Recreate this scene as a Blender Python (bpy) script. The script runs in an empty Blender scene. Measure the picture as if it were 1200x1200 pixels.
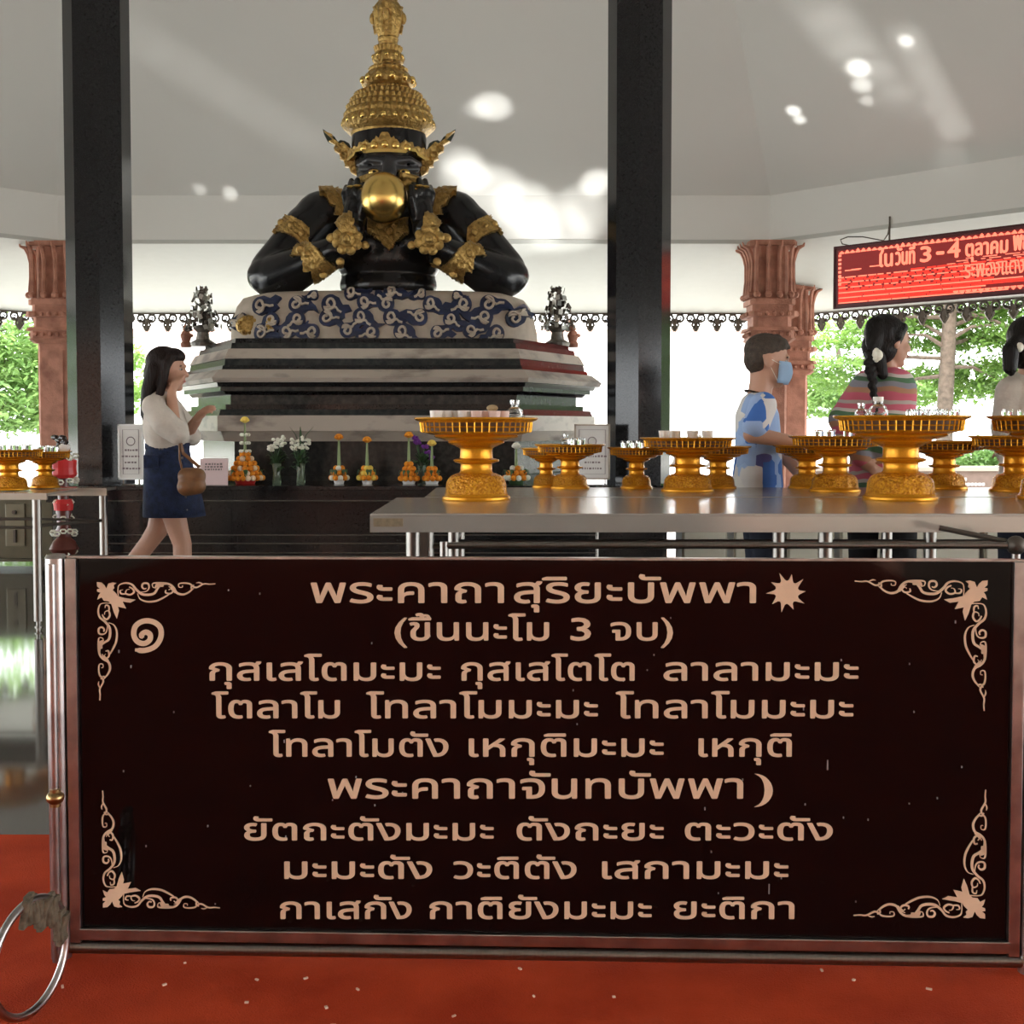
import bpy, bmesh, math, random
from mathutils import Vector, Matrix, Euler
from mathutils.bvhtree import BVHTree
random.seed(7)
PI = math.pi
SC = bpy.context.scene
COL = SC.collection

# ------------------------------------------------------------------ camera
F = 1400.0; CX = 600.0; CY = 556.0; HC = 1.1; PITCH = math.atan(56.0/1400.0)
cam = bpy.data.cameras.new('camera'); camo = bpy.data.objects.new('camera', cam); COL.objects.link(camo)
camo.location = (0, 0, HC); camo.rotation_euler = (PI/2-PITCH, 0, 0)
cam.sensor_width = 36; cam.lens = F/1200*36; cam.shift_y = -44/1200.0; cam.clip_end = 400
SC.camera = camo

# ------------------------------------------------------------------ light
SC.view_settings.view_transform = 'Standard'; SC.view_settings.look = 'None'
SC.view_settings.gamma = 1; SC.view_settings.use_curve_mapping = False
SC.view_settings.exposure = 1.85
SC.cycles.use_denoising = True
SC.cycles.max_bounces = 10; SC.cycles.diffuse_bounces = 5; SC.cycles.glossy_bounces = 5
SC.cycles.sample_clamp_indirect = 8
w = bpy.data.worlds.new('sky'); SC.world = w; w.use_nodes = True
bg = w.node_tree.nodes['Background']; bg.inputs[0].default_value = (0.93, 0.97, 1.0, 1); bg.inputs[1].default_value = 2.8
sun = bpy.data.lights.new('sun', 'SUN'); sun.energy = 6; sun.angle = math.radians(1.0); sun.color = (1, .96, .88)
suno = bpy.data.objects.new('sun', sun); COL.objects.link(suno)
suno.rotation_euler = Euler((math.radians(-28), math.radians(24), 0))

# ------------------------------------------------------------------ helpers
def ray(px, py):
    dx = (px-CX)/F; dz = (CY-py)/F
    c, s = math.cos(PITCH), math.sin(PITCH)
    return Vector((dx, c+s*dz, -s+c*dz))
def P(px, py, Y):
    r = ray(px, py); t = Y/r.y
    return Vector((r.x*t, Y, HC+r.z*t))
def Zat(py, Y): return P(600, py, Y).z
def Xat(px, Y): return P(px, 500, Y).x

def mat(name, col, rough=.5, metal=0., var=0., vscale=8., col2=None, bump=0., bscale=40., coat=0., trans=0., emit=None, estr=1., spec=.5, ior=1.45, sss=0., stretch=None, cramp=(.35,.65), alpha=None, transl=0.):
    m = bpy.data.materials.new(name); m.use_nodes = True
    nt = m.node_tree; b = nt.nodes['Principled BSDF']
    b.inputs['Roughness'].default_value = rough; b.inputs['Metallic'].default_value = metal
    b.inputs['Base Color'].default_value = (*col, 1); b.inputs['IOR'].default_value = ior
    b.inputs['Specular IOR Level'].default_value = spec
    b.inputs['Coat Weight'].default_value = coat; b.inputs['Coat Roughness'].default_value = .05
    b.inputs['Transmission Weight'].default_value = trans
    if emit: b.inputs['Emission Color'].default_value = (*emit, 1); b.inputs['Emission Strength'].default_value = estr
    tc = nt.nodes.new('ShaderNodeTexCoord'); mp = nt.nodes.new('ShaderNodeMapping')
    nt.links.new(tc.outputs['Object'], mp.inputs[0])
    if stretch: mp.inputs['Scale'].default_value = stretch
    if var > 0 or col2:
        n = nt.nodes.new('ShaderNodeTexNoise'); n.inputs['Scale'].default_value = vscale; n.inputs['Detail'].default_value = 6
        nt.links.new(mp.outputs[0], n.inputs['Vector'])
        r = nt.nodes.new('ShaderNodeValToRGB')
        r.color_ramp.elements[0].position = cramp[0]; r.color_ramp.elements[1].position = cramp[1]
        c2 = col2 or tuple(c*(1-var) for c in col)
        r.color_ramp.elements[0].color = (*c2, 1); r.color_ramp.elements[1].color = (*col, 1)
        nt.links.new(n.outputs['Fac'], r.inputs[0]); nt.links.new(r.outputs[0], b.inputs['Base Color'])
    if bump > 0:
        n2 = nt.nodes.new('ShaderNodeTexNoise'); n2.inputs['Scale'].default_value = bscale; n2.inputs['Detail'].default_value = 3
        nt.links.new(mp.outputs[0], n2.inputs['Vector'])
        bp = nt.nodes.new('ShaderNodeBump'); bp.inputs['Strength'].default_value = bump; bp.inputs['Distance'].default_value = .02
        nt.links.new(n2.outputs['Fac'], bp.inputs['Height']); nt.links.new(bp.outputs[0], b.inputs['Normal'])
    if transl > 0:
        tl = nt.nodes.new('ShaderNodeBsdfTranslucent'); tl.inputs[0].default_value = (*col, 1)
        mx = nt.nodes.new('ShaderNodeMixShader'); mx.inputs[0].default_value = transl
        nt.links.new(b.outputs[0], mx.inputs[1]); nt.links.new(tl.outputs[0], mx.inputs[2])
        nt.links.new(mx.outputs[0], nt.nodes['Material Output'].inputs[0])
    return m

class MB:
    def __init__(s): s.v = []; s.f = []
    def add(s, vs, fs):
        o = len(s.v); s.v += [Vector(v) for v in vs]; s.f += [tuple(i+o for i in f) for f in fs]; return s
    def box(s, c, d, rz=0., m=None):
        c = Vector(c); hx, hy, hz = d[0]/2, d[1]/2, d[2]/2
        vs = [Vector((x, y, z)) for z in (-hz, hz) for y in (-hy, hy) for x in (-hx, hx)]
        R = m or Matrix.Rotation(rz, 3, 'Z')
        return s.add([R @ v + c for v in vs], [(0,2,3,1),(4,5,7,6),(0,1,5,4),(2,6,7,3),(0,4,6,2),(1,3,7,5)])
    def bbox(s, x0, x1, y0, y1, z0, z1): return s.box(((x0+x1)/2, (y0+y1)/2, (z0+z1)/2), (x1-x0, y1-y0, z1-z0))
    def bar(s, a, b, w, h=None):       # rectangular bar between two points
        a = Vector(a); b = Vector(b); d = b-a; L = d.length; d.normalize()
        q = d.to_track_quat('X', 'Z').to_matrix()
        return s.box((a+b)/2, (L, w, h or w), m=q)
    def cyl(s, a, b, r0, r1=None, n=12, cap=True):
        a = Vector(a); b = Vector(b); r1 = r0 if r1 is None else r1
        d = (b-a).normalized(); q = d.to_track_quat('Z', 'X').to_matrix()
        vs = [q @ Vector((r0*math.cos(2*PI*i/n), r0*math.sin(2*PI*i/n), 0))+a for i in range(n)]
        vs += [q @ Vector((r1*math.cos(2*PI*i/n), r1*math.sin(2*PI*i/n), 0))+b for i in range(n)]
        fs = [(i, (i+1) % n, n+(i+1) % n, n+i) for i in range(n)]
        if cap: fs += [tuple(range(n-1, -1, -1)), tuple(range(n, 2*n))]
        return s.add(vs, fs)
    def tube(s, pts, r, n=8, closed=False, flat=1.):
        pts = [Vector(p) for p in pts]; N = len(pts); rr = r if isinstance(r, (list, tuple)) else [r]*N
        up = Vector((0, 0, 1)); rings = []; prev = None
        for i, p in enumerate(pts):
            a = pts[(i-1) % N] if (closed or i > 0) else pts[i]; b = pts[(i+1) % N] if (closed or i < N-1) else pts[i]
            d = (b-a)
            if d.length < 1e-9: d = Vector((0, 0, 1))
            d.normalize()
            if prev is None:
                x = d.cross(up)
                if x.length < .05: x = d.cross(Vector((0, 1, 0)))
            else: x = prev - d*prev.dot(d)
            x.normalize(); prev = x; y = d.cross(x)
            rings.append([p + x*rr[i]*math.cos(2*PI*k/n) + y*rr[i]*flat*math.sin(2*PI*k/n) for k in range(n)])
        vs = [v for R in rings for v in R]; fs = []
        for i in range(N if closed else N-1):
            j = (i+1) % N
            fs += [(i*n+k, i*n+(k+1) % n, j*n+(k+1) % n, j*n+k) for k in range(n)]
        if not closed: fs += [tuple(range(n-1, -1, -1)), tuple((N-1)*n+k for k in range(n))]
        return s.add(vs, fs)
    def lathe(s, prof, c=(0, 0, 0), n=32, mod=None, sy=1., cap=True):
        c = Vector(c); vs = []; m = len(prof)
        for i, p in enumerate(prof):
            r, z = p[0], p[1]; am = p[2] if len(p) > 2 else 0; k = p[3] if len(p) > 3 else 0
            for j in range(n):
                t = 2*PI*j/n; q = r*(1+am*(abs(math.sin(k*t/2))-.5)) if am else r
                vs.append(c+Vector((q*math.cos(t), q*math.sin(t)*sy, z)))
        fs = [(i*n+j, i*n+(j+1) % n, (i+1)*n+(j+1) % n, (i+1)*n+j) for i in range(m-1) for j in range(n)]
        if cap: fs += [tuple(range(n-1, -1, -1)), tuple((m-1)*n+j for j in range(n))]
        return s.add(vs, fs)
    def prism(s, poly, z0, z1, poly2=None):
        n = len(poly); p2 = poly2 or poly
        vs = [(x, y, z0) for x, y in poly]+[(x, y, z1) for x, y in p2]
        return s.add(vs, [(i, (i+1) % n, n+(i+1) % n, n+i) for i in range(n)]+[tuple(range(n-1, -1, -1)), tuple(range(n, 2*n))])
    def sphere(s, c, r, nu=12, nv=8, rot=None):
        c = Vector(c); r = (r, r, r) if not hasattr(r, '__len__') else r
        R = rot or Matrix.Identity(3); vs = [R @ Vector((0, 0, -r[2]))+c]
        for i in range(1, nv):
            a = -PI/2+PI*i/nv
            for j in range(nu):
                t = 2*PI*j/nu; vs.append(R @ Vector((r[0]*math.cos(a)*math.cos(t), r[1]*math.cos(a)*math.sin(t), r[2]*math.sin(a)))+c)
        vs.append(R @ Vector((0, 0, r[2]))+c); N = len(vs)-1; fs = []
        for j in range(nu):
            fs.append((0, 1+(j+1) % nu, 1+j)); fs.append((N, N-nu+j, N-nu+(j+1) % nu))
        for i in range(nv-2):
            a = 1+i*nu; fs += [(a+j, a+(j+1) % nu, a+nu+(j+1) % nu, a+nu+j) for j in range(nu)]
        return s.add(vs, fs)
    def capsule(s, a, b, r0, r1, n=14, flat=None):
        a = Vector(a); b = Vector(b); d = b-a; L = max(d.length, 1e-6); q = d.normalized().to_track_quat('Z', 'X').to_matrix()
        prof = [(r0*math.cos(t), r0*math.sin(t)) for t in [-PI/2*(1-k/5)+1e-3 for k in range(5)]]
        prof += [(r0, 0), (r1, L)] + [(r1*math.cos(t), L+r1*math.sin(t)) for t in [PI/2*k/5-1e-3 for k in range(1, 6)]]
        o = len(s.v); s.lathe(prof, n=n)
        for i in range(o, len(s.v)):
            v = s.v[i]
            s.v[i] = q @ v + a
        return s
    def xf(s, M):
        s.v = [M @ v for v in s.v]; return s
    def mesh(s, name, m=None, smooth=False, weld=False):
        me = bpy.data.meshes.new(name); me.from_pydata([tuple(v) for v in s.v], [], s.f)
        bm = bmesh.new(); bm.from_mesh(me)
        if weld: bmesh.ops.remove_doubles(bm, verts=bm.verts, dist=1e-5)
        bmesh.ops.recalc_face_normals(bm, faces=bm.faces); bm.to_mesh(me); bm.free()
        if m: me.materials.append(m)
        if smooth: setsmooth(me)
        me.update(); return me
    def build(s, name, m, parent=None, smooth=False, local=False, bevel=0., weld=False):
        if parent is not None and not local:
            o = rootloc(parent); s.v = [v-o for v in s.v]
        me = s.mesh(name, m, smooth, weld)
        o = link(name, me, parent)
        if bevel > 0:
            bv = o.modifiers.new('bevel', 'BEVEL'); bv.width = bevel; bv.segments = 2; bv.limit_method = 'ANGLE'
        return o

def setsmooth(me, ang=40):
    me.polygons.foreach_set('use_smooth', [True]*len(me.polygons))
    try: me.set_sharp_from_angle(angle=math.radians(ang))
    except Exception: pass
def rootloc(o):
    v = Vector(o.location)
    while o.parent: o = o.parent; v = v+Vector(o.location)
    return v
def link(name, data, parent=None):
    o = bpy.data.objects.new(name, data); COL.objects.link(o)
    if parent is not None: o.parent = parent
    return o
def thing(name, label, cat, loc=(0, 0, 0), rz=0, group=None):
    o = link(name, None); o.location = loc; o.rotation_euler = (0, 0, rz); o.empty_display_size = .1
    return tag(o, label, cat, group)
def tag(o, label, cat, group=None):
    o['label'] = label; o['category'] = cat
    if group: o['group'] = group
    return o
def struct(o): o['kind'] = 'structure'; return o
def stuff(o): o['kind'] = 'stuff'; return o
KIDS = {}
def copy_tree(o, parent=None):
    c = o.copy(); COL.objects.link(c)
    if parent is not None: c.parent = parent; c.matrix_parent_inverse = Matrix.Identity(4)
    for ch in list(o.children): copy_tree(ch, c)
    return c
def blob(name, mb, voxel, m, parent=None, it=6, local=False, fac=.5):
    me = mb.mesh(name+'_raw'); o = bpy.data.objects.new('tmp', me); COL.objects.link(o)
    r = o.modifiers.new('r', 'REMESH'); r.mode = 'VOXEL'; r.voxel_size = voxel
    if it: q = o.modifiers.new('s', 'SMOOTH'); q.iterations = it; q.factor = fac
    dg = bpy.context.evaluated_depsgraph_get(); dg.update()
    out = bpy.data.meshes.new_from_object(o.evaluated_get(dg))
    bpy.data.objects.remove(o); bpy.data.meshes.remove(me)
    out.name = name
    if parent is not None and not local:
        L = rootloc(parent)
        out.transform(Matrix.Translation(-L))
    out.materials.clear(); out.materials.append(m)
    out.polygons.foreach_set('use_smooth', [True]*len(out.polygons))
    return link(name, out, parent)
def spiral(cx, cy, r0, r1, a0, turns, n=14):
    return [(cx+(r0+(r1-r0)*i/n)*math.cos(a0+turns*2*PI*i/n), cy+(r0+(r1-r0)*i/n)*math.sin(a0+turns*2*PI*i/n)) for i in range(n+1)]

# ------------------------------------------------------------------ materials
GRANITE = mat('black_granite', (.017, .017, .018), .13, spec=.35, col2=(.006, .006, .007), vscale=90)
GRANITE2 = mat('dark_granite', (.04, .043, .040), .2, spec=.35, col2=(.014, .017, .018), vscale=22, cramp=(.4, .7))
MARBLE = mat('pale_marble', (.44, .385, .325), .4, col2=(.20, .17, .15), vscale=3.2, cramp=(.34, .5), stretch=(1, 1, 2.5))
CEIL = mat('painted_ceiling_sheet', (.70, .70, .67), .33, var=.04, vscale=.6, bump=.03, bscale=3)
SOFFIT = mat('white_soffit_board', (.50, .51, .48), .6, var=.03)
TERRA = mat('terracotta_plaster', (.46, .21, .14), .7, col2=(.27, .11, .07), vscale=7, cramp=(.3, .6), bump=.3, bscale=60)
STEEL = mat('brushed_steel', (.22, .205, .185), .34, 1., var=.15, vscale=20, stretch=(8, 8, 1))
STEELP = mat('worn_steel_frame', (.47, .43, .41), .3, 1., var=.4, vscale=14)
TABLETOP = mat('steel_sheet_top', (.44, .405, .36), .18, .35, var=.06, vscale=6)
IRON = mat('dark_cast_iron', (.10, .085, .07), .5, .6)
GOLD = mat('gilded_plaster', (.52, .345, .115), .36, .8, col2=(.25, .155, .045), vscale=26, cramp=(.3, .6), bump=.8, bscale=45)
GOLDS = mat('polished_gold', (.80, .55, .17), .27, 1., var=.15, vscale=7)
GOLDT = mat('gold_plastic', (.72, .31, .012), .22, .55, var=.15, vscale=30, bump=.12, bscale=90)
GOLDREL = mat('embossed_gold_plastic', (.80, .36, .015), .25, .5, col2=(.55, .21, .008), vscale=26, cramp=(.42, .6), bump=1., bscale=24)
BLACKB = mat('black_lacquer', (.010, .010, .011), .24, var=.3, vscale=5, spec=.4)
PANEL = mat('black_acrylic', (.0040, .0025, .0028), .05, spec=.3)
LETTER = mat('cream_vinyl', (.74, .53, .36), .6, var=.08, vscale=30)
CARPET = mat('red_carpet', (.62, .075, .022), .95, col2=(.44, .045, .013), vscale=4, bump=.5, bscale=300, spec=.1)
FLOORM = mat('polished_terrazzo', (.10, .095, .085), .06, col2=(.075, .072, .067), vscale=2.5, spec=.7)
PAVE = mat('sunlit_paving', (.42, .41, .38), .8, var=.15, vscale=1.5)
CREAM = mat('cream_plaster', (.47, .40, .32), .6, var=.15, vscale=12)
NAVY = mat('navy_paint', (.018, .028, .075), .35, var=.4, vscale=12)
WHITEP = mat('white_plaster', (.82, .82, .80), .7)
WHITECUP = mat('white_wax', (.85, .82, .78), .4)
GLASS = mat('clear_glass', (.95, .97, .97), .03, trans=1., ior=1.4)
PAPER = mat('paper', (.78, .76, .72), .7)
PINKP = mat('pink_paper', (.80, .62, .62), .7)
INK = mat('ink', (.25, .2, .2), .7)
MARI = mat('marigold', (.90, .36, .02), .8, col2=(.65, .18, .01), vscale=60)
MARIY = mat('yellow_petal', (.85, .62, .12), .8)
REDP = mat('red_plastic', (.62, .03, .03), .35)
WFLOW = mat('white_petal', (.82, .82, .70), .7)
PURP = mat('purple_petal', (.16, .03, .28), .7)
LEAFD = mat('dark_green_leaf', (.05, .12, .04), .55, var=.4, vscale=30)
SKIN = mat('skin', (.52, .29, .20), .5, var=.08, vscale=5)
HAIR = mat('black_hair', (.010, .007, .006), .5, spec=.2, var=.5, vscale=60, stretch=(1, 1, .15), bump=.5, bscale=120)
BROWNH = mat('dark_brown_hair', (.018, .010, .008), .5, spec=.2, var=.5, vscale=60, stretch=(1, 1, .15), bump=.5, bscale=120)
EYEW = mat('eye_white', (.45, .42, .40), .3); EYED = mat('eye_dark', (.02, .012, .01), .2); LIPS = mat('lips', (.45, .14, .12), .5)

# ------------------------------------------------------------------ pavilion shell (an octagon centred on AX, AY)
AX, AY = -1.14, 4.0
def octo(ap, z):       # corners of an octagon of apothem ap
    R = ap/math.cos(PI/8)
    return [Vector((AX+R*math.cos(PI/8+k*PI/4), AY+R*math.sin(PI/8+k*PI/4), z)) for k in range(8)]
AP1, AP2 = 10.0, 13.1
ZB = Zat(285, 14.0); ZT = Zat(229, 14.0); ZE = Zat(364, 17.1); ZTOP = ZT+8.1*.97
fl = MB(); p = octo(13.6, 0)
fl.prism([(v.x, v.y) for v in p], -.12, 0)
struct(fl.build('floor', FLOORM))
g = MB(); g.bbox(-90, 90, -90, 90, -.4, -.125); struct(g.build('trim_1', PAVE))

def slab(mb, quad, th):     # closed slab over a quad or triangle, thickened along its normal
    q = [Vector(v) for v in quad]; n = (q[1]-q[0]).cross(q[-1]-q[0]).normalized()*th
    k = len(q); vs = q+[v+n for v in q]
    return mb.add(vs, [tuple(range(k)), tuple(range(2*k-1, k-1, -1))]+[(i, k+i, k+(i+1) % k, (i+1) % k) for i in range(k)])
ceil = struct(link('ceiling', None)); beam = struct(link('trim_2', None)); sof = struct(link('trim_3', None))
ceil.location = (AX, AY, ZT); beam.location = (AX, AY, ZT); sof.location = (AX, AY, ZT)
a1t = octo(AP1, ZT); a1b = octo(AP1, ZB); a2 = octo(AP2, ZE); a2u = octo(AP2, ZE+.3); top = octo(.6, ZTOP)
a1o = octo(AP1+.22, ZT+.4); a1bo = octo(AP1-.01, ZB+.04)
for k in range(8):
    j = (k+1) % 8
    # ceiling facet, three sheets wide, thin gaps between them
    mb = MB(); g = .006
    A, B, C, D = a1t[k], a1t[j], top[j], top[k]
    slab(mb, [A, B, C, D], .05); mb.build('ceiling_panel', CEIL, ceil)
    mb = MB(); slab(mb, [a1b[k], a1b[j], a1t[j], a1t[k]], .12); mb.build('fascia_panel', CEIL, beam)
    mb = MB(); slab(mb, [a1bo[k], a1bo[j], a2[j], a2[k]], .05); mb.build('soffit_panel', SOFFIT, sof)
    # gutter board at the eave
    mb = MB(); e0, e1 = a2[k], a2[j]; mb.bar(e0+Vector((0, 0, -.02)), e1+Vector((0, 0, -.02)), .05, .07); mb.build('eave_board', mat('eave_board', (.5, .47, .42), .6) if k == 0 else bpy.data.materials['eave_board'], sof)
    # the tiled roof above shuts the light out
    mb = MB(); slab(mb, [a2[k]+Vector((0, 0, .08)), a2[j]+Vector((0, 0, .08)), top[j]+Vector((0, 0, .5)), top[k]+Vector((0, 0, .5))], .06)
    mb.build('roof_sheet', TERRA, ceil)
mb = MB(); mb.prism([(v.x, v.y) for v in octo(.7, 0)], ZTOP+.4, ZTOP+.6); mb.build('roof_cap', TERRA, ceil)

# fretwork fringe under the eaves: one motif after the other
fr = struct(link('trim_4', None)); fr.location = (AX, AY, ZE)
def motif():
    mb = MB()
    for sx in (-1, 1):
        mb.tube([(sx*.075+.052*math.cos(t), 0, -.075+.052*math.sin(t)) for t in [2*PI*i/10 for i in range(10)]], .018, n=4, closed=True)
        mb.tube([(sx*.075+x, 0, -.075+y) for x, y in spiral(0, 0, .005, .03, 0, .9, 5)], .012, n=4)
        mb.tube([(sx*.03, 0, -.12), (sx*.055, 0, -.17), (sx*.03, 0, -.215), (0, 0, -.26)], .018, n=4)
    mb.box((0, 0, -.13), (.055, .014, .11)); mb.sphere((0, 0, -.20), (.04, .012, .045), 6, 4); mb.box((0, 0, -.012), (.30, .02, .024))
    return mb.mesh('fretwork_motif', IRON)
mm = motif()
for k in (0, 1, 2):
    e0, e1 = octo(AP2-.06, ZE-.04)[k], octo(AP2-.06, ZE-.04)[(k+1) % 8]; d = e1-e0; L = d.length; n = int(L/.3)
    ang = math.atan2(d.y, d.x)
    for i in range(n):
        o = link('fretwork_motif', mm, fr); o.location = e0+d*((i+.5)/n)-fr.location; o.rotation_euler = (0, 0, ang)

# ------------------------------------------------------------------ carved outer columns
def carved_column(label, cpos, rz, top):
    t = thing('carved_column', label, 'column', (cpos[0], cpos[1], 0), rz, 'carved terracotta columns')
    def sq(h, c=.05): return [(h-c, -h), (h, -h+c), (h, h-c), (h-c, h), (-h+c, h), (-h, h-c), (-h, -h+c), (-h+c, -h)]
    H = top
    mb = MB(); mb.prism(sq(.30), 0, .12); mb.prism(sq(.26), .12, .3); mb.build('base', TERRA, t, local=True)
    mb = MB(); mb.prism(sq(.18, .03), .3, H-1.17)
    for sx, sy in ((1, 0), (-1, 0), (0, 1), (0, -1)): mb.box((sx*.185, sy*.185, (H-.9)/2), (.02 if sx else .24, .02 if sy else .24, H-1.6))
    mb.build('shaft', TERRA, t, local=True)
    zz = H-1.17
    for (h0, h1, z0, z1) in ((.22, .27, 0, .05), (.25, .25, .05, .14), (.29, .27, .14, .18), (.22, .22, .18, .30), (.28, .28, .30, .36), (.23, .23, .36, .44), (.26, .26, .44, .50)):
        mb = MB(); mb.prism(sq(h0), zz+z0, zz+z1, sq(h1)); mb.build('moulding', TERRA, t, local=True)
    kb = MB()
    for z, r, n in ((zz+.10, .255, 5), (zz+.33, .285, 5)):
        for k in range(4):
            for i in range(n):
                u = (i-(n-1)/2)*(.42/n)
                q = Matrix.Rotation(k*PI/2, 3, 'Z') @ Vector((u, -r, z)); kb.sphere(q, .028, 6, 4)
    kb.build('bead_row', TERRA, t, local=True)
    mb = MB(); mb.prism(sq(.19), zz+.5, H-.02); mb.prism(sq(.27), H-.06, H); mb.build('capital_core', TERRA, t, local=True)
    lf = MB(); pr = [(.235, .52, .030), (.245, .60, .026), (.235, .75, .022), (.235, .92, .022), (.255, 1.02, .026), (.29, 1.09, .026), (.345, 1.11, .016), (.36, 1.15, .006)]
    for r, z, wd in pr: pass
    lm = MB(); lm.tube([(0, -r+.19, z-.5) for r, z, wd in pr], [wd for r, z, wd in pr], n=5)
    me = lm.mesh('acanthus_leaf', TERRA)
    for k in range(4):
        for i in range(4):
            u = (i-1.5)*.125
            o = link('acanthus_leaf', me, t)
            o.location = Matrix.Rotation(k*PI/2, 3, 'Z') @ Vector((u, -.19, zz+.5)); o.rotation_euler = (0, 0, k*PI/2+u*.9)
    kn = MB()
    for k in range(4):
        for i in range(4):
            q = Matrix.Rotation(k*PI/2, 3, 'Z') @ Vector(((i-1.5)*.13, -.26, zz+.55)); kn.sphere(q, (.045, .045, .04), 6, 4)
    kn.build('leaf_buds', TERRA, t, local=True)
    return t
o1, o2 = octo(AP1, 0)[1], octo(AP1, 0)[2]
dv1 = Vector((math.cos(3*PI/8), math.sin(3*PI/8), 0)); dv2 = Vector((math.cos(5*PI/8), math.sin(5*PI/8), 0))
carved_column('carved terracotta column with leafy capital behind the boy in the blue shirt', (Xat(900, 14), 14.0), 0, ZB)
carved_column('slimmer looking terracotta column half hidden behind the column beside the red screen', (Xat(926, 15.9), 15.9), 0, Zat(336, 15.9))
carved_column('carved terracotta column at far left beside the dark granite pillar', (Xat(70, 14.05), 14.05), 0, ZB)

# ------------------------------------------------------------------ inner black granite pillars
def pillar(x, y, label, zt=7.9, w=.43, z0=0.):
    t = thing('granite_pillar', label, 'pillar', (x, y, z0), 0, 'black granite pillars')
    zt -= z0
    ro = math.atan2(-x, y)
    mb = MB()
    poly = [(.232*math.cos(k*PI/4+ro), .232*math.sin(k*PI/4+ro)) for k in range(8)]
    mb.prism(poly, 0, zt); mb.build('shaft', GRANITE, t, local=True)
    return t
YP = 8.85
pillar(Xat(119, YP), YP, 'tall black granite pillar on the left beside the woman in the denim skirt', z0=Zat(569, 8.5))
pillar(Xat(748, YP), YP, 'tall black granite pillar on the right, right of the statue', z0=Zat(569, 8.5))

# ------------------------------------------------------------------ red carpet
mb = MB(); mb.bbox(-3.4, 2.4, -5.2, 3.16, 0, .008); tag(mb.build('red_carpet', CARPET), 'bright red carpet laid on the floor in front of and under the sign board', 'carpet')
mb = MB(); rnd = random.Random(3)
for i in range(70):
    x = rnd.uniform(-1.1, 1.1); y = rnd.uniform(1.9, 3.1); a = rnd.uniform(0, 6)
    if y > 2.4 and abs(x) < .95: continue
    mb.box((x, y, .010), (rnd.uniform(.004, .012), rnd.uniform(.003, .006), .003), rz=a)
o = stuff(mb.build('petal_litter', mat('petal_bits', (.75, .5, .38), .8))); tag(o, 'scattered pale petal bits on the red carpet', 'litter')

# ------------------------------------------------------------------ the prayer sign board
A0 = P(95, 900, 2.42); B0 = P(1182, 900, 2.355); A0.z = 0; B0.z = 0
def plane_map(A, B):
    u = (B-A); u.z = 0; L = u.length; u.normalize(); n = Vector((u.y, -u.x, 0))
    C = Vector((0, 0, HC))
    def f(px, py):
        r = ray(px, py); t = (A-C).dot(n)/r.dot(n); q = C+r*t
        return (q-A).dot(u), q.z
    return f, u, n, L
SG, su, sn, SL = plane_map(A0, B0)
srz = math.atan2(su.y, su.x)
sign = thing('sign_board', 'large black sign board with cream Thai verses in a steel frame on red carpet', 'sign', tuple(A0), srz)
# local frame of the sign: x along the board, y away from the viewer, z up
def SB(mb, name, m, parent=sign, **k): return mb.build(name, m, parent, local=True, **k)
zt = SG(600, 656)[1]; zb = SG(600, 1093)[1]
mb = MB(); mb.bbox(-.005, SL+.005, 0, .012, zb-.01, zt); SB(mb, 'panel', PANEL)
TW = .020
mb = MB(); mb.bbox(-.024, -.001, -.012, .02, zb-.03, zt+.001); SB(mb, 'frame_upright', STEELP, bevel=.002)
mb = MB(); mb.bbox(SL+.001, SL+.024, -.012, .02, zb-.03, zt+.001); SB(mb, 'frame_upright', STEELP, bevel=.002)
mb = MB(); mb.bbox(-.024, SL+.024, -.012, .02, zb-.024, zb); SB(mb, 'frame_bottom_rail', STEELP, bevel=.002)
mb = MB(); mb.bbox(-.024, SL+.024, .0, .02, zt-.001, zt+.004); SB(mb, 'frame_top_strip', STEELP)
mb = MB(); mb.cyl((-.03, .0, zb-.042), (SL+.03, .0, zb-.042), .0135, n=20); SB(mb, 'bottom_tube', STEEL, smooth=True)
for s, x in ((-1, -.046), (1, SL+.046)):
    mb = MB(); mb.cyl((x, .0, .008), (x, .0, zt+.002), .0205, n=24); mb.cyl((x, 0, zt), (x, 0, zt+.008), .022, .018, n=24); lg = SB(mb, 'leg', STEELP, smooth=True)
    mb = MB(); mb.cyl((x, -.022, zb-.1), (x, -.022, zt-.01), .009, n=14); SB(mb, 'welded_rod', STEELP, smooth=True) if s < 0 else None
    mb = MB(); mb.bbox(min(x, x-s*.03), max(x, x-s*.03), -.006, .006, zb+.25, zb+.262); mb.bbox(min(x, x-s*.03), max(x, x-s*.03), -.006, .006, zb-.05, zb-.035); SB(mb, 'weld_bracket', STEELP)
bx, bz = SG(71, 930)
mb = MB(); mb.sphere((bx, -.026, bz), (.018, .018, .015), 16, 10); mb.cyl((bx, -.026, bz-.018), (bx, -.026, bz+.018), .011, n=12); SB(mb, 'brass_ball', mat('aged_brass', (.42, .28, .12), .3, 1., var=.3, vscale=60), smooth=True)

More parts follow.
